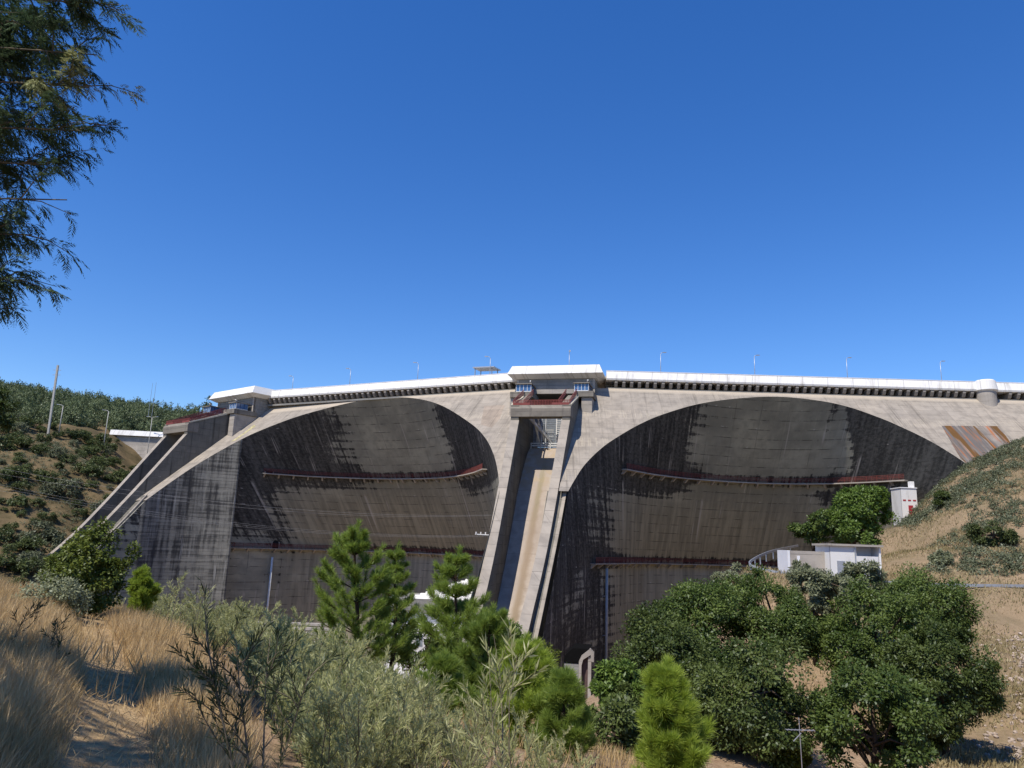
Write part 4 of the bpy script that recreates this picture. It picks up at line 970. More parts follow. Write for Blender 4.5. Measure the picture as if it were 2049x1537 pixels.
# ---------------------------------------------------------------- pines
def pine_mesh(h, seed, spread=.36, needle=.13, dens=1., Dn=25):
    g = np.random.default_rng(seed); mb = MB(); NP_, ND, NL = [], [], []
    top = np.array([g.normal() * .03 * h, g.normal() * .03 * h, h])
    tr = lambda u: np.array([0, 0, 0]) * (1 - u) + top * u + np.array([.02 * h * sin(u * 5), .02 * h * cos(u * 4), 0])
    mb.tube([tr(u) for u in np.linspace(-.04, .97, 9)], list(np.linspace(.021 * h, .006 * h, 9)), 7)
    def shoot(p0, p1, p2, r, n_):
        us = g.uniform(.25, 1.0, n_); pts = ((1 - us) ** 2)[:, None] * p0 + (2 * us * (1 - us))[:, None] * p1 + (us ** 2)[:, None] * p2
        tan = norm((2 * (1 - us))[:, None] * (p1 - p0) + (2 * us)[:, None] * (p2 - p1))
        d = norm(tan * g.uniform(.45, 1.3, (n_, 1)) + norm(g.normal(size=(n_, 3))) * .75 + np.array([0, 0, .12])); NP_.append(pts); ND.append(d); NL.append(needle * g.uniform(.7, 1.25, n_))
        mb.tube([p0, (p0 + 2 * p1 + p2) / 4, p2], [r, r * .7, r * .3], 4, False)
    n_wh = 9
    for wv in range(n_wh):
        u = .07 + .85 * wv / (n_wh - 1) + g.normal() * .012
        nb = int(g.integers(5, 8)); ph = g.uniform(0, 6.28)
        ln = h * spread * (1 - u) ** .62 * (1.08 if u > .2 else .85)
        for b in range(nb):
            a = ph + 2 * pi * b / nb + g.normal() * .25; l = ln * g.uniform(.65, 1.15); p0 = tr(u); out = np.array([cos(a), sin(a), 0])
            p1 = p0 + out * l * .6 + np.array([0, 0, l * .15]); p2 = p0 + out * l * .95 + np.array([0, 0, l * g.uniform(.5, .85)])
            shoot(p0, p1, p2, .004 * h + .004, int((140 + 240 * l / (h * .3)) * dens))
            for k in range(int(g.integers(2, 5))):
                v = g.uniform(.4, .85); q = (1 - v) ** 2 * p0 + 2 * v * (1 - v) * p1 + v * v * p2; a2 = a + g.choice([-1, 1]) * g.uniform(.5, 1.1); l2 = l * g.uniform(.25, .5); o2 = np.array([cos(a2), sin(a2), 0])
                shoot(q, q + o2 * l2 * .6 + np.array([0, 0, l2 * .2]), q + o2 * l2 * .85 + np.array([0, 0, l2 * .75]), .003 * h, int(150 * dens))
    lt = h * .17; shoot(tr(.8), tr(.9), top + np.array([0, 0, .04 * h]), .006 * h, int(420 * dens))
    for b in range(4):
        a = b * 1.57 + g.uniform(0, 1); o2 = np.array([cos(a), sin(a), 0]); shoot(tr(.82), tr(.84) + o2 * h * .05, tr(.84) + o2 * h * .065 + np.array([0, 0, h * g.uniform(.06, .11)]), .004 * h, int(140 * dens))
    P = np.concatenate(NP_); D = np.concatenate(ND); Ln = np.concatenate(NL)
    V, Q_ = leaf_quads(P, D, rdir(len(P)), Ln, max(.007, .00052 * Dn) + .0 * Ln); return mb, (V, Q_)
def pine(px, ptop, pbot, D, mat, seed, label, spread=.36, needle=.13, dens=1., wneed=None, group='young pines'):
    b = atD(px, pbot, D); t = atD(px, ptop, D); h = t[2] - b[2]
    o = empty('young_pine', b, label, 'pine', group); mb, (V, Q_) = pine_mesh(h, seed, spread, needle, dens, D)
    link('needles', np_mesh('needles', V, Q_), M[mat], o); mb.build('trunk', M['bark_pine'], o, True); return o
PINES = [(705, 1056, 1362, 25, 'pine', 41, 'tall bushy young pine, leftmost of the pines in front of the powerhouse', .36, .22, 1.15),
 (780, 1098, 1350, 27, 'pine', 42, 'slender young pine with bare lower trunk, second from the left', .22, .2, .7),
 (902, 1110, 1420, 23, 'pine', 43, 'young pine with upswept branches left of the chute foot', .32, .22, .95),
 (965, 1225, 1490, 20, 'pine', 44, 'dense young pine close to the foot of the chute', .40, .2, 1.1),
 (880, 1320, 1530, 17, 'pine', 48, 'low light green pine under the upswept pine', .44, .2, .95),
 (1050, 1285, 1540, 16, 'pine2', 45, 'yellow green young pine behind the pale branched sapling', .40, .2, 1.1),
 (1125, 1350, 1550, 15, 'pine', 50, 'short dark green pine left of the dark portal', .38, .18, .7),
 (1345, 1338, 1620, 13, 'pine2', 46, 'bright yellow green young pine at the bottom right centre', .31, .19, 1.7),
 (278, 1138, 1232, 21, 'pine2', 47, 'tiny pine beside the end of the path', .36, .12, .6)]
for a in PINES: pine(*a)
# low pine tufts filling the gap at the dam foot
bank_tree(1060, 1290, 1420, 110, 34, 'yellowgreen', 49, 'feathery yellow green tree top at the foot of the chute', 'conifer_tree', L=.18, dens=2)

# ---------------------------------------------------------------- wattle saplings
def sapling_mesh(h, seed, n_stem=4, leaf=.11, per=46, open_=.5, width=.016):
    g = np.random.default_rng(seed); mb = MB(); P, D, L_ = [], [], []
    def twig(p0, d0, l, r, n_l, depth):
        d = norm(d0); pts = [p0]
        for k in range(4):
            d = norm(d + g.normal(size=3) * .12 + np.array([0, 0, .10])); pts.append(pts[-1] + d * l / 4)
        mb.tube(pts, list(np.linspace(r, r * .3, 5) * .6), 4, False); pts = np.array(pts)
        us = g.uniform(.12, 1, n_l) * 4; i = np.minimum(us.astype(int), 3); f_ = (us - i)[:, None]; q = pts[i] * (1 - f_) + pts[i + 1] * f_
        tn = norm(pts[i + 1] - pts[i]); P.append(q); D.append(norm(tn * .75 + norm(g.normal(size=(n_l, 3))) * .62 + np.array([0, 0, .12]))); L_.append(leaf * g.uniform(.55, 1.2, n_l))
        if depth:
            for k in range(int(g.integers(5, 8))):
                u = g.uniform(.2, .95); j = min(int(u * 4), 3); q0 = pts[j] + (pts[j + 1] - pts[j]) * (u * 4 - j); a = g.uniform(0, 6.28)
                twig(q0, norm(pts[j + 1] - pts[j]) * .6 + np.array([cos(a), sin(a), .25]) * .75, l * g.uniform(.28, .5) * (1.1 - .5 * u), r * .5, int(n_l * .65), depth - 1)
    for s_ in range(n_stem):
        a = g.uniform(0, 6.28); twig(np.array([cos(a) * .12, sin(a) * .12, -.1]), np.array([cos(a) * open_, sin(a) * open_, 1]), h * g.uniform(.6, 1.05), .011 * h ** .5 + .004, per, 1)
    P, D, L_ = np.concatenate(P), np.concatenate(D), np.concatenate(L_)
    V, Q_ = leaf_quads(P, D, rdir(len(P)), L_, width * g.uniform(.7, 1.2, len(P))); return mb, (V, Q_)
def sap_proto(h, seed, mat, **kw):
    mb, (V, Q_) = sapling_mesh(h, seed, **kw); b_ = bpy.data.meshes.new('stems'); b_.from_pydata(mb.v, [], mb.f); b_.update(); b_.materials.append(M[kw.pop('bm', 'twig')])
    l_ = np_mesh('leaves', V, Q_); l_.materials.append(M[mat]); return b_, l_
def put_sap(proto, base, scale, rz, label, group):
    o = empty('wattle_sapling', base, label, 'sapling', group, rz); o.scale = (scale,) * 3
    for nm, me_ in (('stems', proto[0]), ('leaves', proto[1])):
        c = bpy.data.objects.new(nm, me_); COL.objects.link(c); c.parent = o
    return o
SAPS = [sap_proto(2.0, 60 + k, 'wattle', n_stem=8, leaf=.115, per=95, open_=.62, width=.02) for k in range(6)]
gsp = np.random.default_rng(5); cnt = 0
poly_ok = lambda px, py: True
spots = []
for D in np.geomspace(6.5, 30, 17):
    for px in np.arange(300, 1200, 54):
        spots.append((px + gsp.uniform(-28, 28), D * gsp.uniform(.95, 1.05)))
def sap_limit(px):        # left boundary follows the path edge, top outline follows the photograph
    return np.interp(px, [300, 420, 520, 640, 760, 900, 1100, 1200], [1160, 1195, 1225, 1275, 1335, 1380, 1450, 1480])
def sap_where(px, D):
    row = 'front row' if D < 9.5 else ('middle rows' if D < 17 else 'back rows')
    col = 'beside the straw' if px < 480 else ('below the pale drain pipe' if px < 640 else ('below the leftmost tall pine' if px < 790 else ('below the upswept pine' if px < 960 else 'below the foot of the chute')))
    return row + ' ' + col
for px, D in spots:
    r = ray(px, 1300); x = r[0] / r[1] * D; y = D; z = g1(x, y)
    bx, by = proj((x, y, z)); 
    if by > 1640: continue
    if path_dist([x], [y])[0] < 1.3 + .06 * D: continue
    lim = sap_limit(px); sc_top = gsp.uniform(.45, .95)
    # height so that tops stay under the outline
    hmax = (by - lim) / F_PX * D
    hh = min(hmax * gsp.uniform(.8, 1.08), 2.4 * sc_top)
    if hh < .55: continue
    if px < 470 and D < 9.5: continue
    if (1150 < bx and by > 1440) or (px > 830 and D < 24 and gsp.random() < .8): continue
    put_sap(SAPS[int(gsp.integers(6))], (x, y, z), hh / 2.0, gsp.uniform(0, 6.28), 'silvery wattle sapling', 'wattle thicket below the path')['where_'] = sap_where(px, D); cnt += 1
# tall individual sprigs rising above the thicket
for px, pt_, pb, D, sd_ in ((335, 1128, 1260, 17, 71), (395, 1150, 1270, 16, 72), (500, 1170, 1290, 15, 73), (570, 1190, 1300, 16, 74)):
    P0 = atD(px, pb, D); hh = atD(px, pt_, D)[2] - P0[2]; P0[2] = min(P0[2], g1(P0[0], P0[1]) + .2)
    put_sap(sap_proto(hh, sd_, 'wattle', n_stem=2, leaf=.11, per=34, open_=.15), P0, 1.0, 0, ['first tall thin wattle sprig right of the tiny pine', 'second tall thin wattle sprig right of the tiny pine', 'tall thin wattle sprig left of the pale drain pipe', 'tall thin wattle sprig just right of the pale drain pipe'][(sd_ - 71)], 'tall wattle sprigs')
# front sapling, its shade painted in as darker leaves
b = atD(520, 1600, 5.6); pr = sap_proto(2.0, 81, 'wattle_shaded', n_stem=5, leaf=.12, per=64, open_=.36, width=.012); put_sap(pr, b, .82, .6, 'dark shaded wattle sapling in the front, right of the path', None)
b = atD(1040, 1640, 6.2); pr = sap_proto(2.0, 82, 'wattle', n_stem=3, leaf=.16, per=30, open_=.55, width=.02, bm='bark_pale') if False else sap_proto(2.0, 82, 'wattle', n_stem=3, leaf=.16, per=30, open_=.55, width=.02); put_sap(pr, b, .78, 2.2, 'near wattle sapling with long leaves and pale branches, bottom centre', None)
b = atD(870, 1640, 6.6); pr = sap_proto(2.0, 83, 'wattle', n_stem=3, leaf=.15, per=34, open_=.5, width=.018); put_sap(pr, b, .62, .4, 'near wattle sapling left of the pale branched one', None)
b = atD(100, 1330, 9.5); pr = sap_proto(1.0, 84, 'wattle_shaded', n_stem=2, leaf=.12, per=26, open_=.8, width=.014); put_sap(pr, b, .75, 1.2, 'small dark wattle sprig leaning over the path from the left', None)
b = atD(0, 1290, 9.0); pr = sap_proto(1.0, 85, 'wattle_shaded', n_stem=3, leaf=.12, per=30, open_=1.1, width=.014); put_sap(pr, b, .7, 3.2, 'dark wattle branch at the left edge above the straw', None)

# glossy round shrub at the end of the path
c0 = atD(168, 1205, 18.5); c0[2] = min(c0[2], g1(c0[0], c0[1]))
make_tree('evergreen_shrub', 'round glossy green shrub at the far end of the path', 'shrub', c0, 1.1, (.86, .86, .82), atD(168, 1146, 18.5)[2] - c0[2], 150, 130, .24, .085, 'laurel', 91, low=-1, r0=.05)
c0 = atD(95, 1240, 16.5); make_tree('wattle_bush', 'feathery yellow green bush left of the round glossy shrub', 'bush', c0, .6, (.75, .6, .45), .3, 44, 120, .22, .07, 'olive', 92, low=-1, r0=.02)
c0 = atD(-75, 1130, 24); c0[2] = g1(c0[0], c0[1]); make_tree('broadleaf_tree', 'dark leafy tree cut off by the left edge above the straw', 'tree', c0, 4.5, (.5, .5, 1.2), atD(-45, 850, 24)[2] - c0[2], 26, 170, .3, .11, 'oak2', 93, low=-1)

# ---------------------------------------------------------------- overhanging mimosa at the left
def mimosa():
    base = np.array([-9.6, 6.2, 0]); base[2] = g1(base[0], base[1])
    o = empty('mimosa_tree', base, 'feathery mimosa tree overhanging the top left corner', 'tree'); mb = MB(); g = np.random.default_rng(3)
    mb.tube([base + np.array([0, 0, -.3]), base + np.array([.2, .1, 3]), base + np.array([.1, .4, 6.5]), base + np.array([.5, .3, 10.5])], [.2, .17, .12, .04], 9)
    FR_, SH = [], []
    def frond(p, d, l, new):
        # bipinnate leaf: rachis with pairs of drooping pinnae
        d = norm(d); side = norm(np.cross(d, [0, 0, 1])); n_p = 11; u = np.linspace(.15, 1, n_p)
        for sg_ in (-1, 1):
            q = p + d * (u * l)[:, None] + np.array([0, 0, -1.]) * ((u ** 2) * l * .45)[:, None]
            dd = norm(d * .55 + side * sg_ * .8 + np.array([0, 0, -.5]) + g.normal(size=(n_p, 3)) * .12)
            FR_.append((q, dd, l * .36 * np.sin(u * 2.6 + .35).clip(.3, 1), new))
    def spray(p0, p1, new, n_f, fl):
        mid = (p0 + p1) / 2 + np.array([0, 0, np.linalg.norm(p1 - p0) * .10]); mb.tube([p0, mid, p1], [.009, .006, .003], 4, False)
        for k in range(n_f):
            u = g.uniform(.12, 1.05); q = (1 - u) ** 2 * p0 + 2 * u * (1 - u) * mid + u * u * p1; ax = norm(p1 - p0)
            frond(q, ax * .6 + norm(g.normal(size=3)) * .75 + np.array([0, 0, -.12]), fl * g.uniform(.7, 1.25), new and u > .35)
    def bough(px, py, D, n_s, fl=.2, rspread=.75, new=False):
        """bough whose tip hangs at that sight line, branching from the trunk"""
        tip = atD(px, py, D); st = base + np.array([.2, .2, max(1.5, tip[2] - base[2] - 1.4)]); ctrl = (st + tip) / 2 + np.array([0, 0, .5])
        q = lambda u: (1 - u) ** 2 * st + 2 * u * (1 - u) * ctrl + u * u * tip
        mb.tube([q(u) for u in np.linspace(0, 1, 6)], list(np.linspace(.028, .006, 6)), 6, False)
        for k in range(n_s):
            u = g.uniform(.45, 1.0); a = q(u); ax = norm(tip - st); dv = norm(ax * .8 + g.normal(size=3) * .6); l = rspread * g.uniform(.5, 1)
            spray(a, a + dv * l * np.array([1, 1, .8]), new, int(g.integers(16, 24)), fl)
    D0 = 7.6
    for px, py, n_s, D, new in ((255, 10, 12, 7.4, False), (150, 60, 16, 7.8, False), (60, 40, 16, 8.0, False), (195, 175, 13, 7.6, True), (110, 160, 16, 8.0, False), (180, 262, 12, 7.5, False), (90, 250, 15, 8.0, False), (150, 400, 10, 7.5, False), (60, 350, 14, 7.9, False), (80, 470, 11, 7.7, False), (20, 440, 13, 8.0, False), (70, 560, 10, 7.6, False), (15, 600, 11, 7.8, False), (10, 540, 12, 8.1, False), (40, 120, 14, 8.2, False), (20, 250, 14, 8.2, False), (-10, 330, 16, 8.2, False), (110, 330, 10, 7.7, False), (0, 480, 14, 8.0, False), (35, 500, 12, 7.8, False), (-20, 100, 14, 8.4, False), (100, 100, 14, 8.0, False), (210, 110, 9, 7.6, False)):
        bough(px - 16, py, D, int(n_s * 2.0), .19, .62, new)
    # the rest of the crown, outside the picture, that shades the near ground
    for k in range(150):
        gx, gy, h = g.uniform(-8.5, -1.5), g.uniform(2.6, 6.9), g.uniform(5.2, 8.8)
        if gx > -2.4 and gy < 6: continue
        x, y = gx + L_DIR.x / L_DIR.z * h, gy + L_DIR.y / L_DIR.z * h; z = h - 1.7
        if y > .3 and x > -.8 * y - .9: continue
        tip = np.array([x, y, z]); st = base + np.array([.2, .2, max(2., z - base[2] - 1.2)])
        mb.tube([st, (st + tip) / 2 + np.array([0, 0, .4]), tip], [.05, .03, .01], 5, False)
        for k2 in range(7):
            a = tip + g.normal(size=3) * np.array([.45, .45, .3]); spray(a, a + norm(g.normal(size=3)) * .7, False, 11, .28)
    for nm, flag, mat in (('foliage', False, 'mimosa'), ('young_foliage', True, 'mimosa_new')):
        sel = [f for f in FR_ if f[3] == flag]
        P = np.concatenate([f[0] for f in sel]); D = np.concatenate([f[1] for f in sel]); L = np.concatenate([f[2] for f in sel])
        V, Q_ = leaf_quads(P, D, norm(rdir(len(P)) * .5 + np.array([0, 0, 1.])), L, L * .2)
        link(nm, np_mesh(nm, V - base, Q_), M[mat], o)
    c = mb.build('branches', M['twig'], None, True); c.parent = o; c.location = tuple(-base)
mimosa()

# ---------------------------------------------------------------- straw grass
def grass(name, pts_xy, hmin, hmax, wd, mat, lean, label, seed, hs_=1.):
    g = np.random.default_rng(seed); x, y = pts_xy; n_ = len(x); z = gz(x, y) - .03
    a = g.uniform(0, 6.28, n_); ln = g.uniform(0, lean, n_); D = np.stack([np.cos(a) * ln + .15, np.sin(a) * ln, np.ones(n_)], 1)
    P = np.stack([x, y, z], 1); L = g.uniform(hmin, hmax, n_) * hs_
    V, Q_ = leaf_quads(P, D, rdir(n_), L, wd * g.uniform(.6, 1.3, n_)); o = link(name, np_mesh(name, V, Q_), M[mat], None)
    tag(o, label, 'grass', kind='stuff'); return o
TP = [crown_leaves((1, 1, .7), 9, 9, .5, .42, 500 + k, low=-.3)[0] for k in range(4)]
def tufts(name, x, y, r0_, r1_, mat, label):
    FV_, FQ_, off_ = [], [], 0; z = gz(x, y); gg = np.random.default_rng(77)
    for i in range(len(x)):
        V, Q_ = TP[i % 4]; sc_ = gg.uniform(r0_, r1_); a = gg.uniform(0, 6.28); Rm = np.array([[cos(a), -sin(a), 0], [sin(a), cos(a), 0], [0, 0, 1]])
        FV_.append(V @ Rm.T * sc_ + np.array([x[i], y[i], z[i] + sc_ * .2])); FQ_.append(Q_ + off_); off_ += len(V)
    return tag(link(name, np_mesh(name, np.concatenate(FV_), np.concatenate(FQ_)), M[mat], None), label, 'scrub', kind='stuff')
g = np.random.default_rng(21); n_ = 300000
D = 2.6 + 19.5 * g.uniform(0, 1, n_) ** .85; px = g.uniform(-140, 640, n_) ; xx = (px - CX) / F_PX * D * 1.03; 
pdd = path_dist(xx, D); clump = np.sin(xx * 2.3 + 1.7 * np.sin(D * 1.3)) * np.sin(D * 1.9 + xx)
keep = (pdd > .3 + .16 * g.uniform(0, 1, n_) ** 2) & (g.uniform(0, 1, n_) < .68 + .32 * clump) & (px < np.interp(D, [3, 8, 14, 22], [560, 540, 440, 330]) + 60 * g.uniform(-1, 1, n_))
grass('dry_grass', (xx[keep], D[keep]), .12, .46, .0075, 'straw', 1.0, 'golden dry grass on both sides of the footpath', 31, np.clip((pdd[keep] - .12) / .6, .35, 1.) * (.8 + .4 * g.uniform(0, 1, keep.sum())))
n_ = 5000; D = 3 + 18 * g.uniform(0, 1, n_); i = g.integers(0, 90, n_); xx = PATH[i, 0] + g.normal(0, .4, n_); yy = PATH[i, 1] + g.normal(0, .2, n_)
grass('trodden_straw', (xx, yy), .04, .15, .008, 'straw', 2.6, 'short trodden straw lying on the footpath', 32)
n_ = 26000; x_ = g.uniform(-8, 14, n_); y_ = g.uniform(9, 34, n_)
grass('thicket_grass', (x_, y_), .15, .5, .014, 'straw', .8, 'dry grass between the saplings', 33)
n_ = 170000; D = g.uniform(46, 150, n_); px = g.uniform(1380, 2100, n_); r0_ = np.array([(p - CX) / F_PX for p in px]); xx = r0_ * D * 1.03
cl = np.sin(xx * .33 + 1.2 * np.sin(D * .2)) + np.sin(D * .41 + xx * .2); keep = (g.uniform(-1.6, 1.6, n_) < cl) & (xx > 26)
grass('hillside_grass', (xx[keep], D[keep]), .2, .6, .09, 'straw2', 1.1, 'dry grass tufts over the right hillside', 34)
n_ = 26000; D = g.uniform(88, 152, n_); px = g.uniform(1780, 2120, n_); xx = (px - CX) / F_PX * D * 1.03
cl = .7 * np.sin(xx * .21 + 2 * np.sin(D * .09)) + .5 * np.sin(D * .3) + sst(D, 112, 140) * 1.7 - .5; keep = (g.uniform(-.6, 2.4, n_) < cl)
tufts('hillside_scrub', xx[keep][:2400], D[keep][:2400], .2, .8, 'shrubgrey', 'grey green scrub over the right hillside')

# stones on the dry bank
st_pts = []
gs = np.random.default_rng(8)
sv = MB()
def rock(mb, c, r):
    o_ = len(mb.v); n_s = 7
    for i in range(4):
        for k in range(n_s):
            th = (i + .5) / 4 * pi; ph = 2 * pi * k / n_s; rr = r * gs.uniform(.75, 1.2); mb.v.append((c[0] + rr * sin(th) * cos(ph), c[1] + rr * sin(th) * sin(ph), c[2] + rr * .7 * cos(th)))
    for i in range(3):
        for k in range(n_s): A = o_ + i * n_s + k; B = o_ + i * n_s + (k + 1) % n_s; mb.f.append((A, A + n_s, B + n_s, B))
    mb.f.append(tuple(o_ + k for k in range(n_s))); mb.f.append(tuple(o_ + 3 * n_s + k for k in reversed(range(n_s))))
for k in range(420):
    D = gs.uniform(52, 76); px = gs.normal(2000, 30) if k < 300 else gs.uniform(1880, 2060); x = (px - CX) / F_PX * D * 1.03; rock(sv, (x, D, g1(x, D) + .05), gs.uniform(.06, .24))
M['stone'] = plain('pale_stones', (.36, .29, .23), .95, var=.35, scale=.8)
o = sv.build('loose_stones', M['stone'], None); tag(o, 'pale stones tumbled down the dry bank at the right', 'stones', kind='stuff')
M['leaflitter'] = plain('pale_litter', (.5, .42, .3), .95, var=.3)

# ---------------------------------------------------------------- left hillside: shrubs, forest
SHP = []
for k in range(5):
    (V, Q_), C = crown_leaves((1.5, 1.5, 1.25), 26, 60, .5, .34, 200 + k, low=-.5); V = V + np.array([0, 0, .95]); m_ = np_mesh('crown', V, Q_); m_.materials.append(M['shrubgrey' if k == 4 else 'shrub'])
    tb = trunk_mesh(1.4, (1, 1, 1), .9, C, .06, 200 + k, 6); t_ = bpy.data.meshes.new('stem'); t_.from_pydata(tb.v, [], tb.f); t_.materials.append(M['bark']); SHP.append((m_, t_))
gh = np.random.default_rng(14); nsh = 0; taken = []
while nsh < 280:
    px, py = gh.uniform(0, 285), gh.uniform(850, 1190)
    hit = None
    for D in np.arange(135, 300, 2.5):
        P_h = atD(px, py, D)
        if g1(P_h[0], P_h[1]) > P_h[2]: hit = P_h; break
    if hit is None or (px > 240 and py < 935): nsh += 1; continue
    nsh += 1
    if any(np.hypot(hit[0] - q[0], hit[1] - q[1]) < 2.9 for q in taken): continue
    taken.append(hit); k = int(gh.integers(5)); s_ = gh.uniform(.45, 1.9)
    o = empty('hillside_shrub', (hit[0], hit[1], g1(hit[0], hit[1]) - .1), 'shrub', 'shrub', 'grey shrubs on the left slope' if k == 4 else 'green shrubs on the left slope', gh.uniform(0, 6))
    o['where_'] = ('grey green' if k == 4 else 'dark green') + ' shrub ' + ('just under the road' if py < 900 else 'on the upper slope' if py < 970 else 'on the middle slope' if py < 1060 else 'on the lower slope') + (' by the chute' if px > 170 else ' below the utility pole' if px > 70 else ' at the left edge')
    o.scale = (s_, s_, s_ * gh.uniform(.75, 1.1))
    for nm, me_ in zip(('crown', 'stem'), SHP[k]):
        c = bpy.data.objects.new(nm, me_); COL.objects.link(c); c.parent = o
# low scrub cover over the slope
n_ = 20000; x_ = gh.uniform(-230, -85, n_); y_ = gh.uniform(150, 300, n_); cl = np.sin(x_ * .16 + 1.5 * np.sin(y_ * .1)) + np.sin(y_ * .19 + x_ * .05); keep = (gh.uniform(-1.4, 3, n_) < cl) & (y_ < 262 + .3 * (-x_ - 120)) & (x_ < -100 + .0 * y_) & ((x_ + 79) * .786 - (y_ - 209) * .618 < -16)
tufts('slope_scrub', x_[keep][:4200], y_[keep][:4200], .2, .8, 'shrubgrey', 'low scrub on the brown slope left of the dam')
# forest beyond the road: many crowns in one mass
FV, FQ, off = [], [], 0
gf = np.random.default_rng(15); nf = 0
protoF = [crown_leaves((1, 1, 1.35), 22, 26, .42, .3, 300 + k, low=-1)[0] for k in range(5)]
for k in range(1700):
    x, y = gf.uniform(-330, -118), gf.uniform(286, 440)
    if x > -168 and y < 314: continue
    if y < 290 + .0 * x: continue
    s_ = gf.uniform(1.4, 3.3); V, Q_ = protoF[int(gf.integers(5))]; a = gf.uniform(0, 6.28); Rm = np.array([[cos(a), -sin(a), 0], [sin(a), cos(a), 0], [0, 0, 1]])
    FV.append(V @ Rm.T * np.array([s_ * .8, s_ * .8, s_ * gf.uniform(.9, 1.5)]) + np.array([x, y, g1(x, y) + s_ * 1.0])); FQ.append(Q_ + off); off += len(V)
o = link('forest', np_mesh('forest', np.concatenate(FV), np.concatenate(FQ)), M['forest'], None); tag(o, 'dense green eucalyptus wood on the hill beyond the dam', 'forest', kind='stuff')
# taller single crowns along the skyline
for k, (px, pt_, D, s_) in enumerate(((415, 799, 335, 2.6),)):
    tp = atD(px, pt_, D); b = np.array([tp[0], tp[1], tp[2] - s_ * 3.2]); V, Q_ = crown_leaves((s_ * .55, s_ * .55, s_ * 1.2), 26, 46, s_ * .3, .7, 320 + k, low=-1)[0]
    labs = ['nearest the left crest box', 'above the double arm lamp', 'just left of the double arm lamp', 'above the middle road lamp', 'just right of the utility pole', 'at the left edge', 'midway between lamp and crest box']
    o = empty('skyline_tree', b, 'dark tree standing above the forest skyline, ' + labs[k], 'tree', 'skyline trees'); link('crown', np_mesh('crown', V + np.array([0, 0, s_ * 2]), Q_), M['forest'], o)
    mb = MB(); mb.tube([(0, 0, -2), (0, 0, s_ * 2.6)], [.25, .1], 6); mb.build('trunk', M['bark'], o)

# labels by place for the look-alike saplings and shrubs
ORD = ['first', 'second', 'third', 'fourth', 'fifth', 'sixth', 'seventh', 'eighth', 'ninth', 'tenth', 'eleventh', 'twelfth'] + ['%dth' % k for k in range(13, 80)]
def order_labels(things, fmt):
    by = {}
    for o in things: by.setdefault(o['where_'], []).append(o)
    for wv, os_ in by.items():
        os_.sort(key=lambda o: proj(np.array(o.location))[0])
        for k, o in enumerate(os_): o['label'] = fmt % (wv, ORD[k]) if len(os_) > 1 else fmt.split(',')[0] % wv if fmt.split(',')[0].count('%s') else fmt % (wv, ORD[k]); del o['where_']
order_labels([o for o in COL.objects if o.name.startswith('wattle_sapling') and 'where_' in o], 'wattle sapling in the %s, %s from left')
order_labels([o for o in COL.objects if o.name.startswith('hillside_shrub') and 'where_' in o], '%s, %s from the left')
# ---------------------------------------------------------------- road lamps and utility pole at the left
P_ = place(120, 852, 268); lamp_post(P_, atD(122, 810, P_[1])[2] - P_[2] - .4, (-1, 0, 0), 'grey road lamp just right of the utility pole', 'road lamps on the left hill', M['conc_pole'], arm=1.6, r=.14)
P_ = place(212, 860, 275); lamp_post(P_, atD(214, 821, P_[1])[2] - P_[2] - .4, (-1, 0, 0), 'grey road lamp near the end of the white crest parapet', 'road lamps on the left hill', M['conc_pole'], arm=1.6, r=.13)
P_ = place(301, 862, 300); lamp_post(P_, atD(303, 834, P_[1])[2] - P_[2] - .4, (-1, 0, 0), 'double armed grey road lamp behind the white crest parapet', 'road lamps on the left hill', M['conc_pole'], arm=1.6, double=True, r=.12)
P_ = place(99, 852, 262); top = atD(116, 731, P_[1] + .5); up_ = empty('utility_pole', P_, 'tall leaning concrete utility pole on the left hill road', 'pole')
mb = MB(); mb.bar((0, 0, -1), top - P_, .62, .5, up=(0, 1, 0)); mb.build('shaft', M['conc_pole'], up_)
for u in (.93, .86):
    mb = MB(); c_ = (top - P_) * u; mb.bar(c_ - np.array([1.4, 0, 0]), c_ + np.array([1.4, 0, 0]), .14, .16); mb.build('crossarm', M['galv'], up_)
# far masts on the skyline
for px, pt_ in ((301, 766), (308, 765)):
    P0 = atD(px, 800, 350); h = atD(px, pt_, 350)[2] - P0[2]; o = empty('radio_mast', P0 - np.array([0, 0, 8]), 'thin mast above the forest, ' + ('left' if px == 301 else 'right') + ' one of the pair', 'mast', 'masts on the skyline'); mb = MB(); mb.tube([(0, 0, 0), (0, 0, h + 8)], [.12, .06], 5); mb.build('shaft', M['gate'], o)

# ---------------------------------------------------------------- power lines with insulator arm on the buttress
def cable(A, B, sag, label, r=.03):
    A, B = np.array(A), np.array(B); o = empty('power_cable', A, label, 'cable', 'power cables across the left arch'); mb = MB()
    mb.tube([(B - A) * u + np.array([0, 0, -4 * sag * u * (1 - u)]) for u in np.linspace(0, 1, 40)], r, 4); mb.build('wire', M['wire'], o)
A1 = atD(984, 1071, 146); A2 = atD(990, 1030, 147)
for k, (pl, lab) in enumerate(((963, 'upper'), (975, 'lower'))):
    cable(A2 + np.array([0, .3 * k, -.1 * k]), atD(-60, pl - 38, 112), 2.5, lab + ' wire of the upper pair of power cables', .011)
for k, (pl, lab) in enumerate(((1010, 'top'), (1016, 'middle'), (1022, 'bottom'))):
    cable(A1 + np.array([0, .3 * k, -.1 * k]), atD(-60, pl - 52, 112), 2.5, lab + ' wire of the lower trio of power cables', .009)
o = empty('insulator_arm', A1, 'pale insulator arm holding cables at the central buttress', 'insulator'); mb = MB(); mb.bar((-3.2, .4, .1), (.6, 0, 0), .16, .16); mb.build('arm', M['steelwhite'], o)
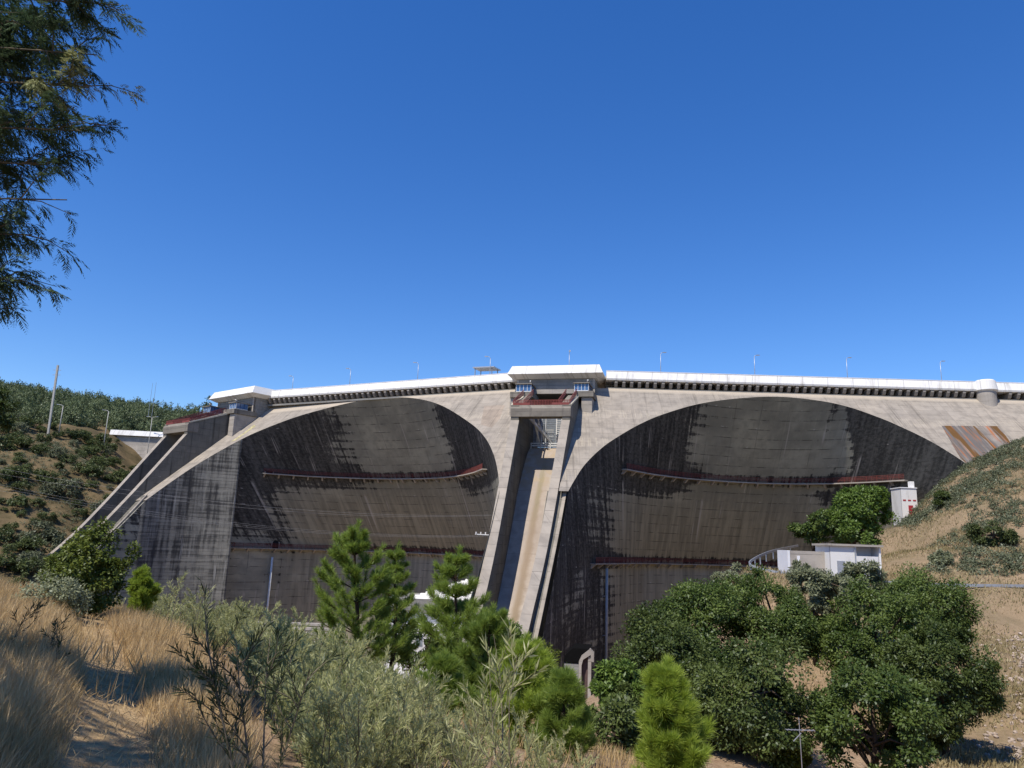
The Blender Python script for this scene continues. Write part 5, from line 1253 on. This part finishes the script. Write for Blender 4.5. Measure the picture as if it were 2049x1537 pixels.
for k in range(4): mb = MB(); mb.tube([(-3 + k * .9, .3, .1), (-3 + k * .9, .3, .55)], [.1, .16], 6); mb.build('insulator_disc', M['white'], o)

# ---------------------------------------------------------------- white shed and low wall, guard rail, lift house
def frame_house(px0, px1, py, D, yaw=0.):
    A = atD(px0, py, D); B = atD(px1, py, D); return A, B
A = atD(1663, 1158, 91); B = atD(1766, 1160, 91); zt = atD(1700, 1089, 91)[2]; zb = min(A[2], B[2]) - .5; Wd = B[0] - A[0]
o = empty('white_shed', (A[0], A[1], zb), 'white rendered shed with open upper bay on the terrace', 'shed'); H = zt - zb
mb = MB(); mb.box(0, Wd * .52, 0, 4.2, 0, H - .25); mb.build('wall', M['parapet'], o)
mb = MB(); mb.box(Wd * .52 + .01, Wd - .2, .02, 4.2, 0, H - 1.35); mb.build('lower_wall', M['parapet'], o)
mb = MB(); mb.box(Wd * .52 + .01, Wd - .2, 1.9, 4.2, H - 1.34, H - .25); mb.build('recess_back', M['white2'], o)
mb = MB(); mb.box(Wd - .19, Wd, 0, 4.2, 0, H - .25); mb.build('end_wall', M['white'], o)
mb = MB(); mb.box(-.3, Wd + .2, -.35, 4.5, H - .24, H); mb.build('roof_slab', M['conc_light'], o)
mb = MB(); mb.tube([(Wd * .52 - .2, -.1, .3), (Wd * .52 - .2, -.1, H - .3)], .06, 6); mb.build('downpipe', M['galv'], o)
mb = MB(); mb.box(.8, 1.75, -.05, .02, .5, 2.6); mb.build('door', M['galv'], o)
A2_ = atD(1578, 1152, 92.5); zt2 = atD(1620, 1103, 92.5)[2]; o = empty('low_wall_building', (A2_[0], A2_[1], zb), 'low pale walled enclosure left of the white shed', 'building'); W2 = A[0] - A2_[0] + 1.0
mb = MB(); mb.box(0, W2, 0, 3.5, 0, zt2 - zb); mb.build('wall', M['conc_light'], o)
mb = MB(); mb.box(-.05, .25, -.06, 3.4, 0, zt2 - zb + .03); mb.build('corner_strip', M['white2'], o)
mb = MB(); mb.box(1.1, 1.45, -.05, .02, zt2 - zb - 1.7, zt2 - zb - .6); mb.build('pale_patch', M['white2'], o)
rail_px = [(2110, 1173, 85), (1990, 1172, 85), (1880, 1170, 85), (1780, 1166, 85), (1660, 1157, 85.5), (1560, 1146, 86), (1520, 1138, 87), (1499, 1129, 89), (1512, 1117, 96), (1545, 1103, 105), (1597, 1092, 114)]
rp = smooth_curve([atD(*q) for q in rail_px], 60); o = empty('guard_rail', rp[0], 'galvanised steel guard rail curving round the terrace', 'guard rail'); mb = MB()
for a, b_ in zip(rp[:-1] - rp[0], rp[1:] - rp[0]): mb.bar(a, b_, .08, .31)
mb.build('beam', M['galv'], o)
Lr = np.r_[0, np.cumsum(np.linalg.norm(np.diff(rp, axis=0), axis=1))]
for s_ in np.arange(0, Lr[-1], 3.8):
    q = np.array([np.interp(s_, Lr, rp[:, i]) for i in range(3)]); mb = MB(); b0 = q - rp[0]; mb.box(b0[0] - .06, b0[0] + .06, b0[1] + .05, b0[1] + .17, b0[2] - 1.1, b0[2] + .15); mb.build('post', M['galv'], o)
A = atD(1806, 1036, 158); B = atD(1838, 1036, 158); zt = atD(1820, 977, 158)[2]; o = empty('lift_house', (A[0], A[1], A[2] - 1.5), 'narrow white lift house with red door against the dam', 'building'); Wd = B[0] - A[0]; H = zt - A[2] + 1.5
mb = MB(); mb.box(0, Wd, 0, 4, 0, H); mb.build('wall', M['parapet'], o)
mb = MB(); mb.box(Wd - .9, Wd - .1, .5, 1.5, H, H + 1.5); mb.build('roof_stack', M['white'], o)
mb = MB(); mb.box(Wd * .42, Wd * .42 + .95, -.06, .02, 2.0, 4.1); mb.build('door', M['reddoor'], o)
for k in range(3): mb = MB(); x0 = .35 + k * 1.05; mb.box(x0, x0 + .62, -.05, .02, 5.0, 5.28); mb.build('window', M['reddoor'], o)
mb = MB(); mb.box(-.15, Wd + .12, -.15, 4.1, H - .02, H + .16); mb.build('roof_edge', M['white2'], o)

# ---------------------------------------------------------------- powerhouse at the foot of the left arch
Dp = 152.
A = atD(775, 1235, Dp); B = atD(950, 1235, Dp); zg = g1(A[0], A[1]) - 1; o = empty('powerhouse', (A[0], A[1], zg), 'white powerhouse with bright flat roof at the dam foot behind the pines', 'building'); Wd = B[0] - A[0]
z_of = lambda py, D=Dp, px=860: atD(px, py, D)[2] - zg
mb = MB(); mb.box(0, Wd, 0, 14, 0, z_of(1222)); mb.build('wall', M['white2'], o)
mb = MB(); mb.box(-1, Wd + .8, -1.2, 15, z_of(1222), z_of(1198)); mb.build('fascia', M['conc_grey'], o)
k_n = 12
for k in range(k_n):
    y0 = -1.0 + k * 1.6; mb = MB(); zr = z_of(1198) + .02 + .26 * k; mb.hexa([(4 + k * .9, y0, zr - .3), (Wd + 1, y0, zr - .3), (Wd + 1, y0 + 2.2, zr - .3), (4 + k * .9, y0 + 2.2, zr - .3), (4 + k * .9, y0, zr), (Wd + 1, y0, zr), (Wd + 1, y0 + 1.6, zr + .24), (4 + k * .9, y0 + 1.6, zr + .24)]); mb.build('roof_panel', M['white'], o)
mb = MB(); mb.box(Wd * .30, Wd * .95, -3.0, -.02, 0, z_of(1250)); mb.build('front_annex', M['parapet'], o)
for k in range(3): mb = MB(); mb.box(Wd * (.36 + .17 * k), Wd * (.36 + .17 * k) + 1.3, -3.06, -2.95, z_of(1290), z_of(1268)); mb.build('window', M['gate'], o)
# stepped apron left of the powerhouse
S0 = atD(512, 1243, 134); S1 = atD(660, 1250, 134); o = empty('stepped_apron', (S0[0], S0[1], S0[2] - 3), 'pale concrete steps below the left arch', 'steps')
dv = norm(np.array([S1[0] - S0[0], S1[1] - S0[1], 0])); ln = np.hypot(S1[0] - S0[0], S1[1] - S0[1])
for k in range(7):
    mb = MB(); a = -np.array([dv[1], -dv[0], 0]) * -1; off_ = np.array([dv[1], -dv[0], 0]) * (k * 1.0); b0 = off_ + np.array([0, 0, 3 - .62 * k]); mb.bar(b0 + np.array([0, 0, -.2]), b0 + dv * (ln + 3) + np.array([0, 0, -.2]) , 1.0, .4); mb.build('step', M['conc_light'] if k % 1 == 0 else M['conc'], o)

# ---------------------------------------------------------------- dark portal right of the chute foot
Dq = 112.
A = atD(1128, 1372, Dq); o = empty('portal_house', (A[0], A[1], A[2] - 3), 'small concrete portal building with black sloping roof at the chute foot', 'building', rz=-.15)
zz = lambda py: atD(1150, py, Dq)[2] - A[2] + 3
w1 = (1178 - 1128) / F_PX * Dq
mb = MB(); mb.box(0, w1 * .55, .1, 6, 0, zz(1328)); mb.build('side_wall', M['conc_grey'], o)
mb = MB(); mb.prism([(-.1, 0, zz(1326)), (.1, 0, zz(1312)), (1.2, 0, zz(1297)), (w1 * 1.0, 0, zz(1297)), (w1 * .62, 0, zz(1312)), (w1 * .55, 0, zz(1326))], (0, 5.5, 0)); mb.build('roof', M['black'], o)
mb = MB(); mb.prism([(w1 * .56, -.3, 0), (w1 * .56, -.3, zz(1322)), (w1 * .66, -.3, zz(1310)), (w1 * .98, -.3, zz(1296)), (w1 * 1.12, -.3, zz(1304)), (w1 * 1.12, -.3, zz(1322)), (w1 * 1.03, -.3, zz(1322)), (w1 * 1.0, -.3, zz(1308)), (w1 * .72, -.3, zz(1318)), (w1 * .66, -.3, zz(1330)), (w1 * .66, -.3, 0)], (0, 1.2, 0)); mb.build('arch_frame', M['conc_light'], o)
mb = MB(); mb.box(w1 * .67, w1 * .9, .5, 1.0, 0, zz(1312)); mb.build('shutter', M['brown'], o)
mb = MB(); mb.box(w1 * .9, w1 * 1.02, -.1, 1.5, 0, zz(1312)); mb.build('jamb', M['conc_light'], o)

# ---------------------------------------------------------------- house roof and aerial at the bottom
A = atD(1400, 1528, 29.); A[2] -= .0
o = empty('tiled_house', (A[0], A[1], A[2] - 3), 'red tiled house roof peeping in at the bottom edge', 'house', rz=-.35)
mb = MB(); mb.box(.2, 6, -4.8, -.2, 0, 2.4); mb.build('wall', M['white2'], o)
mb = MB(); mb.add([(-.2, -5, 2.4), (6.3, -5, 2.4), (6.3, -2.4, 3.25), (-.2, -2.4, 3.25), (6.3, .1, 2.4), (-.2, .1, 2.4)], [(0, 1, 2, 3), (3, 2, 4, 5), (0, 3, 5), (1, 4, 2)]); rf = mb.build('roof', M['tile'], o)
A = atD(1609, 1600, 27.5); T_p = atD(1605, 1436, 27.5); o = empty('tv_antenna', A, 'thin television aerial on a mast in front of the oaks', 'antenna')
h = T_p[2] - A[2]; mb = MB(); mb.tube([(0, 0, 0), (-.06, 0, h)], .012, 6); mb.build('mast', M['galv'], o)
for nm, zf, x0, x1 in (('crossbar', .845, -.52, .46), ('dipole', .80, -.28, .0)):
    mb = MB(); mb.bar((x0, 0, h * zf + (0 if nm == 'crossbar' else -.25)), (x1, 0, h * zf + (.0 if nm == 'crossbar' else .02)), .022, .022); mb.build(nm, M['galv'], o)
for x in np.linspace(-.5, .44, 9):
    mb = MB(); mb.bar((x, -.16, h * .845), (x, .16, h * .845), .006, .006); mb.build('element', M['galv'], o)
print('saplings', cnt, 'shrubs', len(taken))
